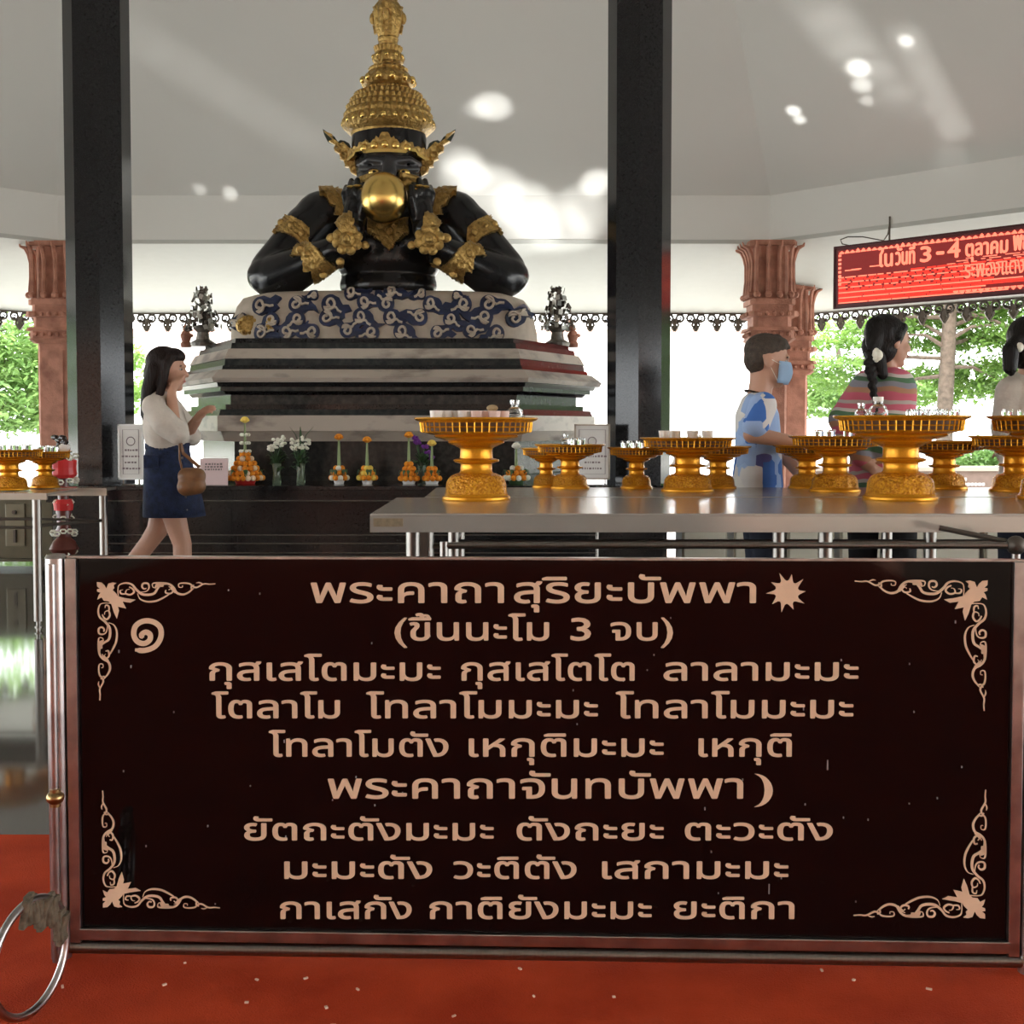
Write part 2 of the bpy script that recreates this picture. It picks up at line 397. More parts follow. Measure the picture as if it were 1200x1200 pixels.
GLY = {}
def text_mesh(s, extrude=0., bold=.0):
    """lettering as thin solid shapes, filled by winding number so overlapping strokes stay solid"""
    if s in GLY: return GLY[s]
    from mathutils.geometry import delaunay_2d_cdt, interpolate_bezier
    c = bpy.data.curves.new('t', 'FONT'); c.body = s; c.size = 1
    o = bpy.data.objects.new('t', c); COL.objects.link(o); dg = bpy.context.evaluated_depsgraph_get(); dg.update()
    cu = o.evaluated_get(dg).to_curve(dg); loops = []
    for sp in cu.splines:
        L = []; bp = sp.bezier_points; n = len(bp)
        for i in range(n):
            a, b = bp[i], bp[(i+1) % n]
            st = (b.co-a.co).length < .02 or (a.handle_right-a.co).length < 1e-5 and (b.handle_left-b.co).length < 1e-5
            q = interpolate_bezier(a.co, a.handle_right, b.handle_left, b.co, 2 if st else 4)
            L += [Vector((p.x, p.y)) for p in q[:-1]]
        M = []
        for p in L:
            if not M or (p-M[-1]).length > 1e-4: M.append(p)
        if len(M) > 1 and (M[0]-M[-1]).length < 1e-4: M.pop()
        if len(M) > 2: loops.append(M)
    bpy.data.objects.remove(o); bpy.data.curves.remove(c)
    vs = [p for L in loops for p in L]; es = []; k = 0
    for L in loops: es += [(k+i, k+(i+1) % len(L)) for i in range(len(L))]; k += len(L)
    V2, E2, F2, _, _, _ = delaunay_2d_cdt(vs, es, [], 0, 1e-6)
    def wind(p):
        w_ = 0
        for L in loops:
            for i in range(len(L)):
                a, b = L[i], L[(i+1) % len(L)]
                if (a.y <= p.y) != (b.y <= p.y):
                    x = a.x+(p.y-a.y)*(b.x-a.x)/(b.y-a.y)
                    if x > p.x: w_ += 1 if b.y > a.y else -1
        return w_
    keep = [tuple(f) for f in F2 if wind(sum((V2[i] for i in f), Vector((0, 0)))/len(f)) != 0]
    n = len(V2); out = [Vector((p.x, p.y, .5)) for p in V2]+[Vector((p.x, p.y, -.5)) for p in V2]; fs = list(keep)
    cnt = {}
    for f in keep:
        for i in range(len(f)): e = (f[i], f[(i+1) % len(f)]); cnt[e] = 1
    for (a, b) in cnt:
        if (b, a) not in cnt: fs.append((a, a+n, b+n, b))
    GLY[s] = (out, fs); return GLY[s]
def word(mb, mapf, s, x0, x1, base, em, marks=(), bold=.016, y=-.0015, sl0=None):
    """one word, stretched to run from pixel x0 to x1 on its board, em = letter size in metres"""
    vs, fs = text_mesh(s, .5, 0.); xa = min(v.x for v in vs); xb = max(v.x for v in vs)
    u0, z0 = mapf(x0, base); u1, z1 = mapf(x1, sl0 if sl0 else base); k = (u1-u0)/(xb-xa)
    for n_, (ox, oy) in enumerate(((0, 0), (bold, 0), (-bold, 0), (0, bold*.8), (0, -bold*.8))):
        mb.add([(u0+(v.x-xa)*k+ox*em, y-.00008*n_+(-.001 if v.z > 0 else .0012), z0+(z1-z0)*((v.x-xa)/(xb-xa))+(v.y+oy)*em) for v in vs], fs)
EM = .0645
VERSES = [
 (706, 1.12, [('พระคาถา', 365, 590), ('สุริยะบัพพา', 603, 885)]),
 (750, 1.0, [('(ขึ้นนะโม', 463, 643), ('3', 669, 692), ('จบ)', 716, 788)]),
 (797, 1.0, [('กุสเสโตมะมะ', 246, 516), ('กุสเสโตโต', 541, 743), ('ลาลามะมะ', 778, 1005)]),
 (841, 1.0, [('โตลาโม', 249, 398), ('โทลาโมมะมะ', 430, 700), ('โทลาโมมะมะ', 722, 999)]),
 (886, 1.0, [('โทลาโมตัง', 316, 525), ('เหกุติมะมะ', 550, 777), ('เหกุติ', 819, 927)]),
 (935, 1.1, [('พระคาถาจันทบัพพา', 385, 870)]),
 (984, .96, [('ยัตถะตังมะมะ', 287, 578), ('ตังถะยะ', 606, 777), ('ตะวะตัง', 803, 975)]),
 (1029, .96, [('มะมะตัง', 334, 506), ('วะติตัง', 532, 675), ('เสกามะมะ', 706, 923)]),
 (1076, .96, [('กาเสกัง', 329, 482), ('กาติยังมะมะ', 504, 763), ('ยะติกา', 790, 930)])]
for base, k, ws in VERSES:
    for s, x0, x1 in ws:
        mb = MB(); word(mb, SG, s, x0, x1, base, EM*k); SB(mb, 'verse_word', LETTER)
def flat(mb, poly, y=-.0022, th=.002):      # flat cut-out in the board plane (poly in local u, z)
    n = len(poly); vs = [(a, y, b) for a, b in poly]+[(a, y+th, b) for a, b in poly]
    from mathutils.geometry import tessellate_polygon
    tr = tessellate_polygon([[Vector((a, b, 0)) for a, b in poly]])
    mb.add(vs, [tuple(t) for t in tr]+[tuple(i+n for i in t[::-1]) for t in tr]+[(i, (i+1) % n, n+(i+1) % n, n+i) for i in range(n)])
def ribbon(mb, pts, w0, y=-.0022, th=.002, const=False):  # brush stroke of varying width through 2-D points
    # Catmull-Rom through the points
    q = []
    for i in range(len(pts)-1):
        p0 = pts[max(i-1, 0)]; p1 = pts[i]; p2 = pts[i+1]; p3 = pts[min(i+2, len(pts)-1)]
        for s in range(4):
            t = s/4
            q.append(tuple(.5*((2*p1[k])+(-p0[k]+p2[k])*t+(2*p0[k]-5*p1[k]+4*p2[k]-p3[k])*t*t+(-p0[k]+3*p1[k]-3*p2[k]+p3[k])*t**3) for k in (0, 1)))
    q.append(pts[-1]); n = len(q); L = []; R = []
    for i in range(n):
        a = q[max(i-1, 0)]; b = q[min(i+1, n-1)]; dx, dy = b[0]-a[0], b[1]-a[1]; l = math.hypot(dx, dy) or 1
        t = i/(n-1); w = w0*(.35+.65*math.sin(PI*min(1, t*1.0+.12)))/2
        if const: w = w0/2*(.6 if i < 2 or i > n-3 else 1)
        L.append((q[i][0]-dy/l*w, q[i][1]+dx/l*w)); R.append((q[i][0]+dy/l*w, q[i][1]-dx/l*w))
    vs = [(a, y, b) for a, b in L+R]+[(a, y+th, b) for a, b in L+R]; N = 2*n
    fs = []
    for i in range(n-1):
        fs += [(i, i+1, n+i+1, n+i), (N+i, N+n+i, N+n+i+1, N+i+1), (i, N+i, N+i+1, i+1), (n+i, n+i+1, N+n+i+1, N+n+i)]
    mb.add(vs, fs)
mb = MB(); ribbon(mb, [SG(60+x/3, 650+y/3) for x, y in ((296,334),(330,336),(366,322),(386,290),(384,256),(360,236),(326,233),(298,250),(291,280),(303,304),(327,312),(347,300),(348,280),(332,272),(318,282),(324,292))], .0105, const=True); SB(mb, 'verse_number', LETTER)
cu, cz = SG(922, 694); pr = SG(933, 694)[0]-SG(922, 694)[0]; px = pr/11
mb = MB(); poly = []
for i in range(40):
    a = 2*PI*i/40; ph = i % 4; r = (13.5, 15, 24.5 if (i//4) % 2 else 22, 15)[ph]*px
    a += .06*(1 if ph == 2 else 0); poly.append((cu+r*math.cos(a-2*PI*2/40), cz+r*math.sin(a-2*PI*2/40)))
flat(mb, poly); SB(mb, 'sun_emblem', LETTER)
cu, cz = SG(884, 926)
mb = MB(); poly = [(cu+24*px*math.sin(t)*.9, cz+20*px*-math.cos(t)) for t in [PI*i/14 for i in range(15)]]
poly += [(cu+12*px*math.sin(t), cz+19*px*math.cos(t)) for t in [PI*i/14 for i in range(1, 14)]]
flat(mb, poly); SB(mb, 'moon_emblem', LETTER)
STROKES = [  # one arm of the corner scroll: pixels from the corner, right-hand top corner as seen
 ([(20,148),(70,152),(120,150),(180,180),(215,172),(240,150),(290,143),(335,150),(335,178),(308,180),(305,165)], 13),
 ([(130,150),(160,138),(185,142)], 10), ([(205,160),(228,175),(222,200),(205,185)], 12),
 ([(215,190),(250,222),(300,242),(355,228),(385,180),(430,150),(520,143),(565,150),(562,180),(545,185)], 18),
 ([(430,150),(490,158),(525,195),(550,232),(600,246),(660,240),(710,200),(745,158),(800,145),(855,162),(868,200),(866,260)], 20),
 ([(470,165),(520,160),(545,190)], 34),
 ([(450,205),(452,228),(412,235),(388,212),(410,193),(425,205)], 14), ([(370,230),(395,190),(425,175)], 12),
 ([(425,243),(480,275),(540,300),(620,305),(678,280),(697,235)], 16),
 ([(620,190),(640,195),(658,175),(645,148),(605,150),(597,185),(620,215),(680,222),(715,190)], 15),
 ([(770,180),(740,195),(728,222),(760,246),(800,236),(792,205),(768,200)], 15), ([(800,240),(840,238),(850,212),(825,205)], 13),
]
FLEUR = [(1050,138),(1010,142),(985,165),(968,195),(950,150),(915,140),(880,145),(905,165),(900,190),(915,205),(880,240),(870,260),(810,275),(715,290),(760,315),(830,305),(800,365),(870,350),(862,385),(880,455),(905,400),(925,330),(950,305),(990,300),(1010,270),(1048,290),(1035,250),(1020,230),(1048,220),(1050,200),(1025,195),(1048,175)]
CN = {'tr': (1157, 680, -1, -1), 'tl': (114, 682, 1, -1), 'br': (1154, 1076, -1, 1), 'bl': (121, 1063, 1, 1)}
for key, (qx, qy, sx, sz) in CN.items():
    mb = MB(); u0, z0 = SG(qx, qy); kk = px/6.67*(.93 if sx > 0 else 1)
    flat(mb, [(u0+(1050-x)*kk*sx, z0+(y-138)*kk*sz) for x, y in FLEUR], y=-.0026)
    for pts, wd in STROKES:
        a = [((1050-x)*kk*sx*-1*-1, (y-138)*kk*sz) for x, y in pts]
        ribbon(mb, [(u0+x*1.0, z0+z) for x, z in a], wd*kk)
        b = [((y-138)*kk*sx, (1050-x)*kk*sz) for x, y in pts]
        ribbon(mb, [(u0+x, z0+z) for x, z in b], wd*kk, y=-.0024)
    SB(mb, 'corner_scroll', LETTER)
mb = MB(); rnd = random.Random(5)
for i in range(46):
    x = rnd.uniform(.05, SL-.05); z = rnd.uniform(zb+.05, zt-.05); l = rnd.choice((.003, .004, .006, .02 if i % 7 == 0 else .004))
    mb.box((x, -.001, z), (.0022, .002, l))
SB(mb, 'drip_marks', mat('dried_drip', (.30, .28, .28), .6))
for o in sign.children:
    if o.name.startswith('drip'): stuff(o)

# steel hoop foot standing on the carpet left of the sign
hc = P(36, 1131, 2.17)
t = thing('steel_hoop', 'round steel hoop standing on edge on the carpet at the sign board foot', 'hoop', (hc.x, hc.y, .009), 0)
R = .104; HR = Matrix.Rotation(math.radians(74), 3, 'Z')
mb = MB(); mb.tube([HR @ Vector((R*math.cos(a), 0, R+.008+R*math.sin(a))) for a in [2*PI*i/48 for i in range(48)]], .0078, n=10, closed=True)
mb.build('ring', STEELP, t, smooth=True, local=True)
mb = MB(); rnd = random.Random(2)
for i in range(13):
    a = math.radians(20+i*6.2); r0 = R-.001
    c = HR @ Vector((r0*math.cos(a), 0, R+.008+r0*math.sin(a)))
    mb.box((c.x, c.y-.004, c.z-.02-.008*math.sin(i)), (.012, .03, .05+.012*rnd.random()), m=Matrix.Rotation(.2*rnd.uniform(-1, 1), 3, 'Y'))
mb.build('rag_wrap', mat('dusty_rag', (.17, .135, .09), .9, var=.5, vscale=60, bump=.6), t, local=True, bevel=.003)

# ------------------------------------------------------------------ tables
ZTB = .80
def steel_table(label, x0, x1, y0, y1, z, legs, group=None, ap=.065, rail=True):
    t = thing('steel_table', label, 'table', (x0, y0, 0), 0, group)
    mb = MB(); mb.bbox(0, x1-x0, 0, y1-y0, z-.012, z); mb.build('tabletop', TABLETOP, t, local=True, bevel=.004)
    mb = MB(); W, D = x1-x0, y1-y0
    mb.bbox(0, W, 0, .02, z-ap, z-.01); mb.bbox(0, W, D-.02, D, z-ap, z-.01); mb.bbox(0, .02, .02, D-.02, z-ap, z-.01); mb.bbox(W-.02, W, .02, D-.02, z-ap, z-.01)
    mb.build('apron', TABLETOP, t, local=True)
    for lx, ly in legs:
        mb = MB(); mb.cyl((lx, ly, .04), (lx, ly, z-.02), .025, n=16); mb.cyl((lx, ly, 0), (lx, ly, .018), .02, n=12); mb.cyl((lx, ly, .018), (lx, ly, .04), .012, n=12)
        mb.build('leg', STEEL, t, local=True, smooth=True)
    if rail:
        mb = MB(); ys = sorted(set(l[1] for l in legs)); xs = sorted(set(l[0] for l in legs))
        for yy in ys: mb.cyl((xs[0], yy, z-.20), (xs[-1], yy, z-.20), .009, n=10)
        for xx in (xs[0], xs[-1]): mb.cyl((xx, ys[0], z-.22), (xx, ys[-1], z-.22), .009, n=10)
        mb.build('stretcher', STEEL, t, local=True, smooth=True)
    return t
y1 = .3*F/102; y2 = .3*F/83
x0 = Xat(433, y1)
TA = steel_table('long grey steel table nearest the sign board, carrying the two biggest gold trays', x0, 3.3, y1, y2, ZTB, [(.14, .1), (.14, y2-y1-.1), (1.6, .1), (1.6, y2-y1-.1), (3.6, .1), (3.6, y2-y1-.1)])
mb = MB(); mb.bbox(x0+.012, x0+.115, y1-.003, y1, ZTB-.045, ZTB-.016); mb.build('tape_patch', mat('brown_tape', (.27, .21, .13), .6, var=.3, vscale=50), TA)
mb = MB(); mb.bbox(x0+.17, x0+.20, y1+.02, y1+.05, .1, ZTB-.06); mb.build('leg', STEEL, TA)
y3, y4 = y2+.035, .3*F/71.2
TBx = Xat(497, y3)
TBt = steel_table('long grey steel table standing behind the front table, in front of the boy', TBx, 4.2, y3, y4, ZTB, [(.12, .1), (.12, y4-y3-.1), (2.2, .1), (2.2, y4-y3-.1), (4.3, .1), (4.3, y4-y3-.1)])
# barrier rail in front of the tables
t = thing('barrier_rail', 'low steel barrier rail with ball joint between the sign board and front table', 'barrier', (Xat(520, 3.9), 3.9, 0))
zr = Zat(639, 3.9); xa, xb = Xat(520, 3.9), Xat(1193, 3.9)
mb = MB(); mb.cyl((xa, 3.9, zr), (xb, 3.9, zr), .010, n=12); mb.build('rail', STEEL, t, smooth=True)
for x in (xa, xb):
    mb = MB(); mb.cyl((x, 3.9, 0), (x, 3.9, zr+.012), .014, n=12); mb.cyl((x, 3.9, 0), (x, 3.9, .015), .06, .05, n=16); mb.build('post', STEEL, t, smooth=True)
mb = MB(); mb.sphere((xb, 3.9, zr), .032, 14, 8); mb.build('ball_joint', IRON, t, smooth=True)
mb = MB(); mb.cyl((xb-.02, 3.93, zr+.01), (xb-.22, 3.99, zr+.05), .009, n=8); mb.build('brace', IRON, t)

# left table
ZL = .745
ly0 = .355*F/78; a = P(50, 578, ly0)
t = thing('steel_table', 'small steel table at far left under the two amber gold trays', 'table', (a.x-1.2, ly0, 0))
LX1 = a.x; lD = 1.0
mb = MB(); mb.bbox(LX1-1.6, LX1+.02, ly0, ly0+.45, ZL-.012, ZL); mb.bbox(LX1-1.6, LX1+.02, ly0, ly0+.02, ZL-.035, ZL-.01); mb.build('tabletop', TABLETOP, t)
mb = MB(); yb = ly0+.60; mb.bbox(LX1-1.6, Xat(134, yb), ly0+.451, yb+.02, ZL-.012, ZL+.004); mb.bbox(LX1-1.6, Xat(134, yb), ly0+.451, ly0+.47, ZL-.04, ZL-.01); mb.build('shelf_board', TABLETOP, t)
for lx, ly in ((Xat(41.5, ly0+.05), ly0+.05), (Xat(120, yb-.05), yb-.05), (LX1-1.4, ly0+.05), (LX1-1.4, yb-.05)):
    mb = MB(); mb.cyl((lx, ly, .05), (lx, ly, ZL-.03), .023, n=16); mb.cyl((lx, ly, 0), (lx, ly, .05), .012, n=12); mb.cyl((lx, ly, .012), (lx, ly, .022), .02, n=12); mb.build('leg', STEEL, t, smooth=True)
mb = MB()
for zz in (Zat(609, ly0), Zat(619, ly0)): mb.cyl((LX1-1.4, ly0+.05, zz), (Xat(41, ly0+.05), ly0+.05, zz), .008, n=8)
mb.cyl((Xat(41, ly0+.05), ly0+.05, Zat(617, ly0)), (Xat(120, yb-.05), yb-.05, Zat(609, yb)), .009, n=8)
mb.cyl((Xat(41, ly0+.05), ly0+.05, Zat(609, ly0)), (Xat(120, yb-.05), yb-.05, Zat(609, yb)), .007, n=8); mb.build('stretcher', IRON, t)

# ------------------------------------------------------------------ pedestal trays
def make_tray(label, group):
    t = thing('pedestal_tray', label, 'tray', (0, 0, 0), 0, group)
    # unit tray: rim radius 1, height 1.32
    k = 1.0; H = 1.32
    mb = MB(); mb.lathe([(.50, 0), (.55, 0), (.56, .03), (.55, .06), (.52, .07), (.51, .10), (.50, .11)], n=40); mb.build('foot_ring', GOLDT, t, smooth=True, local=True)
    mb = MB(); mb.lathe([(.50, .10), (.495, .16), (.48, .28), (.45, .34), (.40, .39), (.33, .42), (.29, .43)], n=48); mb.build('embossed_base', GOLDREL, t, smooth=True, local=True)
    mb = MB(); mb.lathe([(.29, .42), (.26, .46), (.255, .56), (.26, .58), (.36, .61), (.375, .63), (.36, .65), (.27, .67), (.265, .70), (.26, .80), (.27, .83), (.32, .86)], n=40); mb.build('stem', GOLDT, t, smooth=True, local=True)
    mb = MB(); mb.lathe([(.31, .85), (.42, .90), (.46, .92), (.44, .94), (.58, .98), (.66, 1.0), (.68, 1.02), (.66, 1.035), (.78, 1.06), (.87, 1.09)], n=48); mb.build('bowl', GOLDT, t, smooth=True, local=True)
    mb = MB()     # pierced band: two rows of little bars between rings
    for r, z in ((.875, 1.09), (.89, 1.17), (.905, 1.25)): mb.lathe([(r, z-.012), (r+.012, z), (r, z+.012), (r-.015, z)], n=48, cap=False)
    bk = MB(); bk.lathe([(.845, 1.08), (.86, 1.26)], n=48, cap=False); bk.build('gap_shade_lining', mat('shadowed_amber', (.09, .035, .004), .6), t, local=True)  # dark lining colour puts shade into the gaps of the pierced band
    for i in range(48):
        a = 2*PI*i/48
        mb.cyl((.882*math.cos(a), .882*math.sin(a), 1.09), (.902*math.cos(a), .902*math.sin(a), 1.25), .013, n=4, cap=False)
    mb.build('pierced_band', GOLDT, t, local=True)
    mb = MB(); mb.lathe([(.84, 1.235), (.90, 1.25), (.97, 1.275), (1.0, 1.30), (.995, 1.32), (.96, 1.31), (.88, 1.28), (.5, 1.27), (.02, 1.268)], n=56); mb.build('rim', GOLDT, t, smooth=True, local=True)
    return t
TRAYS = {}
proto = None
def place_tray(key, label, cx, yc, r, h, z=ZTB, group='gold pedestal trays on the steel tables', rz=0):
    global proto
    if proto is None: proto = make_tray(label, group); o = proto
    else: o = copy_tree(proto)
    o.location = (Xat(cx, yc), yc, z); o.scale = (r, r, h/1.32); o.rotation_euler = (0, 0, rz); o['label'] = label; o['group'] = group
    TRAYS[key] = (Xat(cx, yc), yc, z+h*1.27/1.32, r); return o
place_tray('a', 'big gold pedestal tray at the left end of the front table carrying white candles', 558, 4.91, .255, .337)
place_tray('b', 'big gold pedestal tray on the front table before the striped shirt girl', 1056, 4.91, .272, .345)
place_tray('c', 'gold pedestal tray holding a lone glass jar, left of the small tray with tiny cups', 668, 5.80, .172, .215)
place_tray('d', 'darker gold tray tucked behind the tray with the lone glass jar', 640, 5.90, .125, .195)
place_tray('e', 'smallest gold tray, beside the right granite pillar, with tiny cups', 746, 5.80, .142, .200)
place_tray('f', 'wide gold pedestal tray just left of the boy in blue', 806, 5.55, .222, .250)
place_tray('g', 'gold pedestal tray between the boy in blue and the big front tray', 979, 5.53, .213, .258)
place_tray('h', 'gold pedestal tray half hidden behind the right side of the big tray before the girl', 1107, 5.78, .20, .232)
place_tray('i', 'gold pedestal tray under the person in white at the right edge, second row', 1192, 5.53, .216, .258)
place_tray('j', 'gold pedestal tray cut off by the right edge of the photo, front row', 1238, 4.91, .27, .345)
place_tray('k', 'gold tray peeking out behind the wide tray left of the boy', 842, 5.84, .16, .205)
place_tray('l', 'gold tray peeking out behind the boy and his outstretched hand', 946, 5.84, .165, .21)
place_tray('m', 'amber gold pedestal tray at the far left edge', 10, 6.62, .190, .225, ZL+.005, 'amber gold trays on the left table')
place_tray('n', 'amber gold pedestal tray on the left table nearest the terracotta column', 52, 6.86, .150, .210, ZL+.005, 'amber gold trays on the left table')

# things on the trays
def make_cup(label, h=.042, r=.027, m=WHITECUP):
    mb = MB(); mb.lathe([(r*.85, 0), (r, h*.9), (r, h), (r*.85, h), (r*.8, h*.75), (.001, h*.75)], n=14)
    return mb.mesh('cup', m, True)
CUPW = make_cup('w'); CUPG = make_cup('g', .040, .022, GLASS)
ORD = ['first', 'second', 'third', 'fourth', 'fifth', 'sixth', 'seventh', 'eighth', 'ninth', 'tenth', 'eleventh', 'twelfth']
def cups(key, lst, me, label, group, name='candle_cup', cat='candle'):
    tx, ty, tz, tr = TRAYS[key]
    for i, (u, v) in enumerate(sorted(lst)):
        o = link(name, me); o.location = (tx+u*tr, ty+v*tr, tz-.001); tag(o, label+', '+ORD[i]+' from the left', cat, group)
cups('a', [(-.62+.145*i, -.30+.12*(i % 3)) for i in range(6)]+[(-.52+.15*i, .1+.1*(i % 2)) for i in range(5)], CUPW, 'white candle cup on the largest left tray', 'white candle cups on the left front tray')
cups('a', [(.02+.14*i, -.42+.1*(i % 2)) for i in range(4)], make_cup('p', .040, .025, mat('pinkish_wax', (.72, .52, .46), .5)), 'pinkish candle cup on the largest left tray', 'pinkish candle cups on the left front tray')
cups('b', [(.10+.15*i, -.3+.1*(i % 2)) for i in range(5)]+[(.2+.15*i, .15) for i in range(4)], CUPG, 'clear cup on the big right tray', 'clear cups on the right front tray', 'clear_cup', 'cup')
cups('c', [(.10, -.2), (.3, 0)], CUPG, 'tiny clear cup beside the lone glass jar', 'clear cups by the lone jar', 'clear_cup', 'cup')
cups('e', [(-.4, 0), (-.1, -.2), (.2, .0), (.45, -.1)], CUPG, 'tiny clear cup on the smallest gold tray', 'clear cups on the smallest tray', 'clear_cup', 'cup')
cups('f', [(-.5, -.1), (-.25, .1), (.1, 0), (.4, -.1)], CUPW, 'white candle cup on the wide tray left of the boy', 'candles on the wide tray')
cups('g', [(-.4, -.2), (-.1, .0), (.25, -.1)], CUPG, 'clear cup on the tray right of the boy', 'clear cups right of the boy', 'clear_cup', 'cup')
cups('j', [(-.75, 0), (-.55, -.1), (-.35, 0)], CUPG, 'clear cup on the tray at the right edge', 'clear cups at the right edge', 'clear_cup', 'cup')
cups('m', [(-.5+.22*i, -.2+.15*(i % 2)) for i in range(6)], CUPG, 'clear cup on the amber tray at far left', 'clear cups on the far left tray', 'clear_cup', 'cup')
cups('n', [(-.1+.25*i, -.1+.2*(i % 2)) for i in range(4)], CUPG, 'clear cup on the amber tray near the terracotta column', 'clear cups on the left inner tray', 'clear_cup', 'cup')
def jar(key, u, v, h, label, cap=None):
    tx, ty, tz, tr = TRAYS[key]
    t = thing('glass_jar', label, 'jar', (tx+u*tr, ty+v*tr, tz), 0)
    r = h*.42
    mb = MB(); mb.lathe([(r*.9, 0), (r, h*.06), (r, h*.4), (r*.85, h*.55), (r*.5, h*.68), (r*.48, h*.98), (r*.42, h*.98), (r*.42, h*.7), (r*.8, h*.5), (r*.93, h*.38), (r*.93, h*.08), (.001, h*.05)], n=20); mb.build('bottle_body', GLASS, t, smooth=True, local=True)
    mb = MB(); mb.cyl((0, 0, h*.82), (0, 0, h*1.02), r*.56, n=16); mb.build('cap', cap or GLASS, t, local=True, smooth=True)
    mb = MB(); mb.lathe([(r*.9, h*.065), (r*.9, h*.16), (.001, h*.16)], n=16); mb.build('oil', mat('lamp_oil', (.10, .08, .07), .2) if 'lamp_oil' not in bpy.data.materials else bpy.data.materials['lamp_oil'], t, local=True)
jar('a', .62, -.1, .082, 'clear glass oil jar on the right side of the largest left tray')
jar('b', -.38, -.1, .088, 'clear glass jar with pale cap on the big tray before the girl', mat('pale_cap', (.8, .78, .72), .4))
jar('b', -.62, -.05, .062, 'smaller clear glass jar left of the capped jar on the big right tray')
jar('c', -.12, 0, .055, 'lone clear glass jar on the second-row tray left of centre')
tx, ty, tz, tr = TRAYS['a']
mb = MB(); mb.sphere((tx+.26*tr, ty, tz+.052), (.024, .018, .014), 10, 6); mb.cyl((tx+.26*tr, ty, tz), (tx+.26*tr, ty, tz+.045), .012, n=10); tag(mb.build('cork_stopper', mat('cork', (.42, .30, .16), .8), None, smooth=True), 'yellowish cork stopper between the white candles and jar on the left front tray', 'stopper')
tx, ty, tz, tr = TRAYS['n']
t = thing('wrapped_bundle', 'dark ribboned bundle of clear wrap on the amber tray by the terracotta column', 'bundle', (tx+.75*tr, ty, tz))
mb = MB(); mb.sphere((tx+.75*tr, ty, tz+.03), (.035, .03, .03), 12, 8); mb.build('wrap', WHITECUP, t, smooth=True)
mb = MB(); rnd = random.Random(1)
for i in range(7): mb.sphere((tx+.75*tr+rnd.uniform(-.03, .02), ty-.01, tz+.06+rnd.uniform(-.012, .012)), (.018, .014, .012), 8, 5)
mb.build('dark_ribbon', EYED, t)

# ------------------------------------------------------------------ altar platform of dark granite
YF = 8.5; ZP = Zat(569, YF)
px0, px1 = Xat(52, YF), Xat(792, YF)
t = thing('altar_platform', 'long black granite altar platform carrying the plinth, flowers and notices', 'platform', (AX, YF, 0))
mb = MB(); mb.bbox(px0-.03, px1+.03, YF-.03, YF+5, ZP-.035, ZP); mb.build('top_slab', GRANITE, t, bevel=.006)
mb = MB(); mb.bbox(px0+.05, px1-.05, YF+.06, YF+4.9, .08, ZP-.12); mb.build('body', GRANITE2, t)
mb = MB(); mb.bbox(px0, px1, YF+.01, YF+4.95, ZP-.12, ZP-.035); mb.build('moulding', GRANITE, t)
for i in range(7):
    a = px0+.08+(px1-px0-.16)*i/7; b = px0+.08+(px1-px0-.16)*(i+1)/7
    mb = MB(); mb.bbox(a+.004, b-.004, YF+.045, YF+.062, .10, ZP-.125); mb.build('granite_tile', GRANITE, t)
mb = MB(); mb.bbox(px0-.05, px1+.05, YF-.05, YF+5.05, 0, .08); mb.build('footing', GRANITE, t)
t = thing('barrier_rail', 'thin steel rail fence of horizontal rods in front of the altar platform', 'barrier', (px0, 8.1, 0))
for y_, r in ((587, .005), (627, .004), (637, .005), (648, .004)):
    mb = MB(); z = Zat(y_, 8.1); mb.cyl((Xat(118, 8.1), 8.1, z), (Xat(700, 8.1), 8.1, z), r, n=8); mb.build('rod', STEEL, t)
for x_ in (120, 700):
    mb = MB(); mb.cyl((Xat(x_, 8.13), 8.13, 0), (Xat(x_, 8.13), 8.13, Zat(586, 8.13)), .010, n=10); mb.build('post', STEEL, t)

# ------------------------------------------------------------------ stepped octagonal plinth
PY0 = 9.3
pcx = Xat(453, 10.2)
def oct_poly(hw, ow, d):   # hw front half width, ow outer half width, d offset
    hw += .41*d; ow += d; y0 = PY0-d; y1 = PY0+.95-.4*d*0; y2 = PY0+2.2; y3 = PY0+3.1+d
    return [(pcx-hw, y0), (pcx+hw, y0), (pcx+ow, y1), (pcx+ow, y2), (pcx+hw, y3), (pcx-hw, y3), (pcx-ow, y2), (pcx-ow, y1)]
t = thing('statue_plinth', 'stepped octagonal plinth in bands of black granite and pale marble', 'plinth', (pcx, PY0, ZP))
def zf(y): return max(ZP, Zat(y, PY0))
LAY = [
 ('plinth_foot', 569, 557, .10, .10, GRANITE2), ('wall_course', 557, 517, .0, .0, GRANITE2),
 ('marble_course', 517, 505, .12, .16, MARBLE), ('marble_course', 505, 487, .20, .20, MARBLE),
 ('granite_course', 487, 480, .18, .16, GRANITE2), ('granite_course', 480, 474, .10, .10, GRANITE), ('granite_course', 474, 463, .04, .04, GRANITE2),
 ('granite_course', 463, 459, .09, .12, GRANITE), ('granite_course', 459, 454, .16, .16, GRANITE2), ('granite_course', 454, 449, .19, .20, GRANITE),
 ('marble_course', 449, 444, .24, .26, MARBLE), ('marble_course', 444, 434, .26, .17, MARBLE),
 ('granite_course', 434, 429, .14, .13, GRANITE), ('granite_course', 429, 421, .11, .10, GRANITE2),
 ('marble_course', 421, 409, .11, .06, MARBLE), ('granite_course', 409, 402, .03, .02, GRANITE2), ('granite_course', 402, 396, -.02, -.03, GRANITE)]
for nm, ya, yb, d0, d1, m in LAY:
    mb = MB(); a = oct_poly(1.09, 1.58, d0); b = oct_poly(1.09, 1.58, d1)
    mb.prism(a, zf(ya), zf(yb)-.0005, b); mb.build(nm, m, t)
ZS = zf(396)

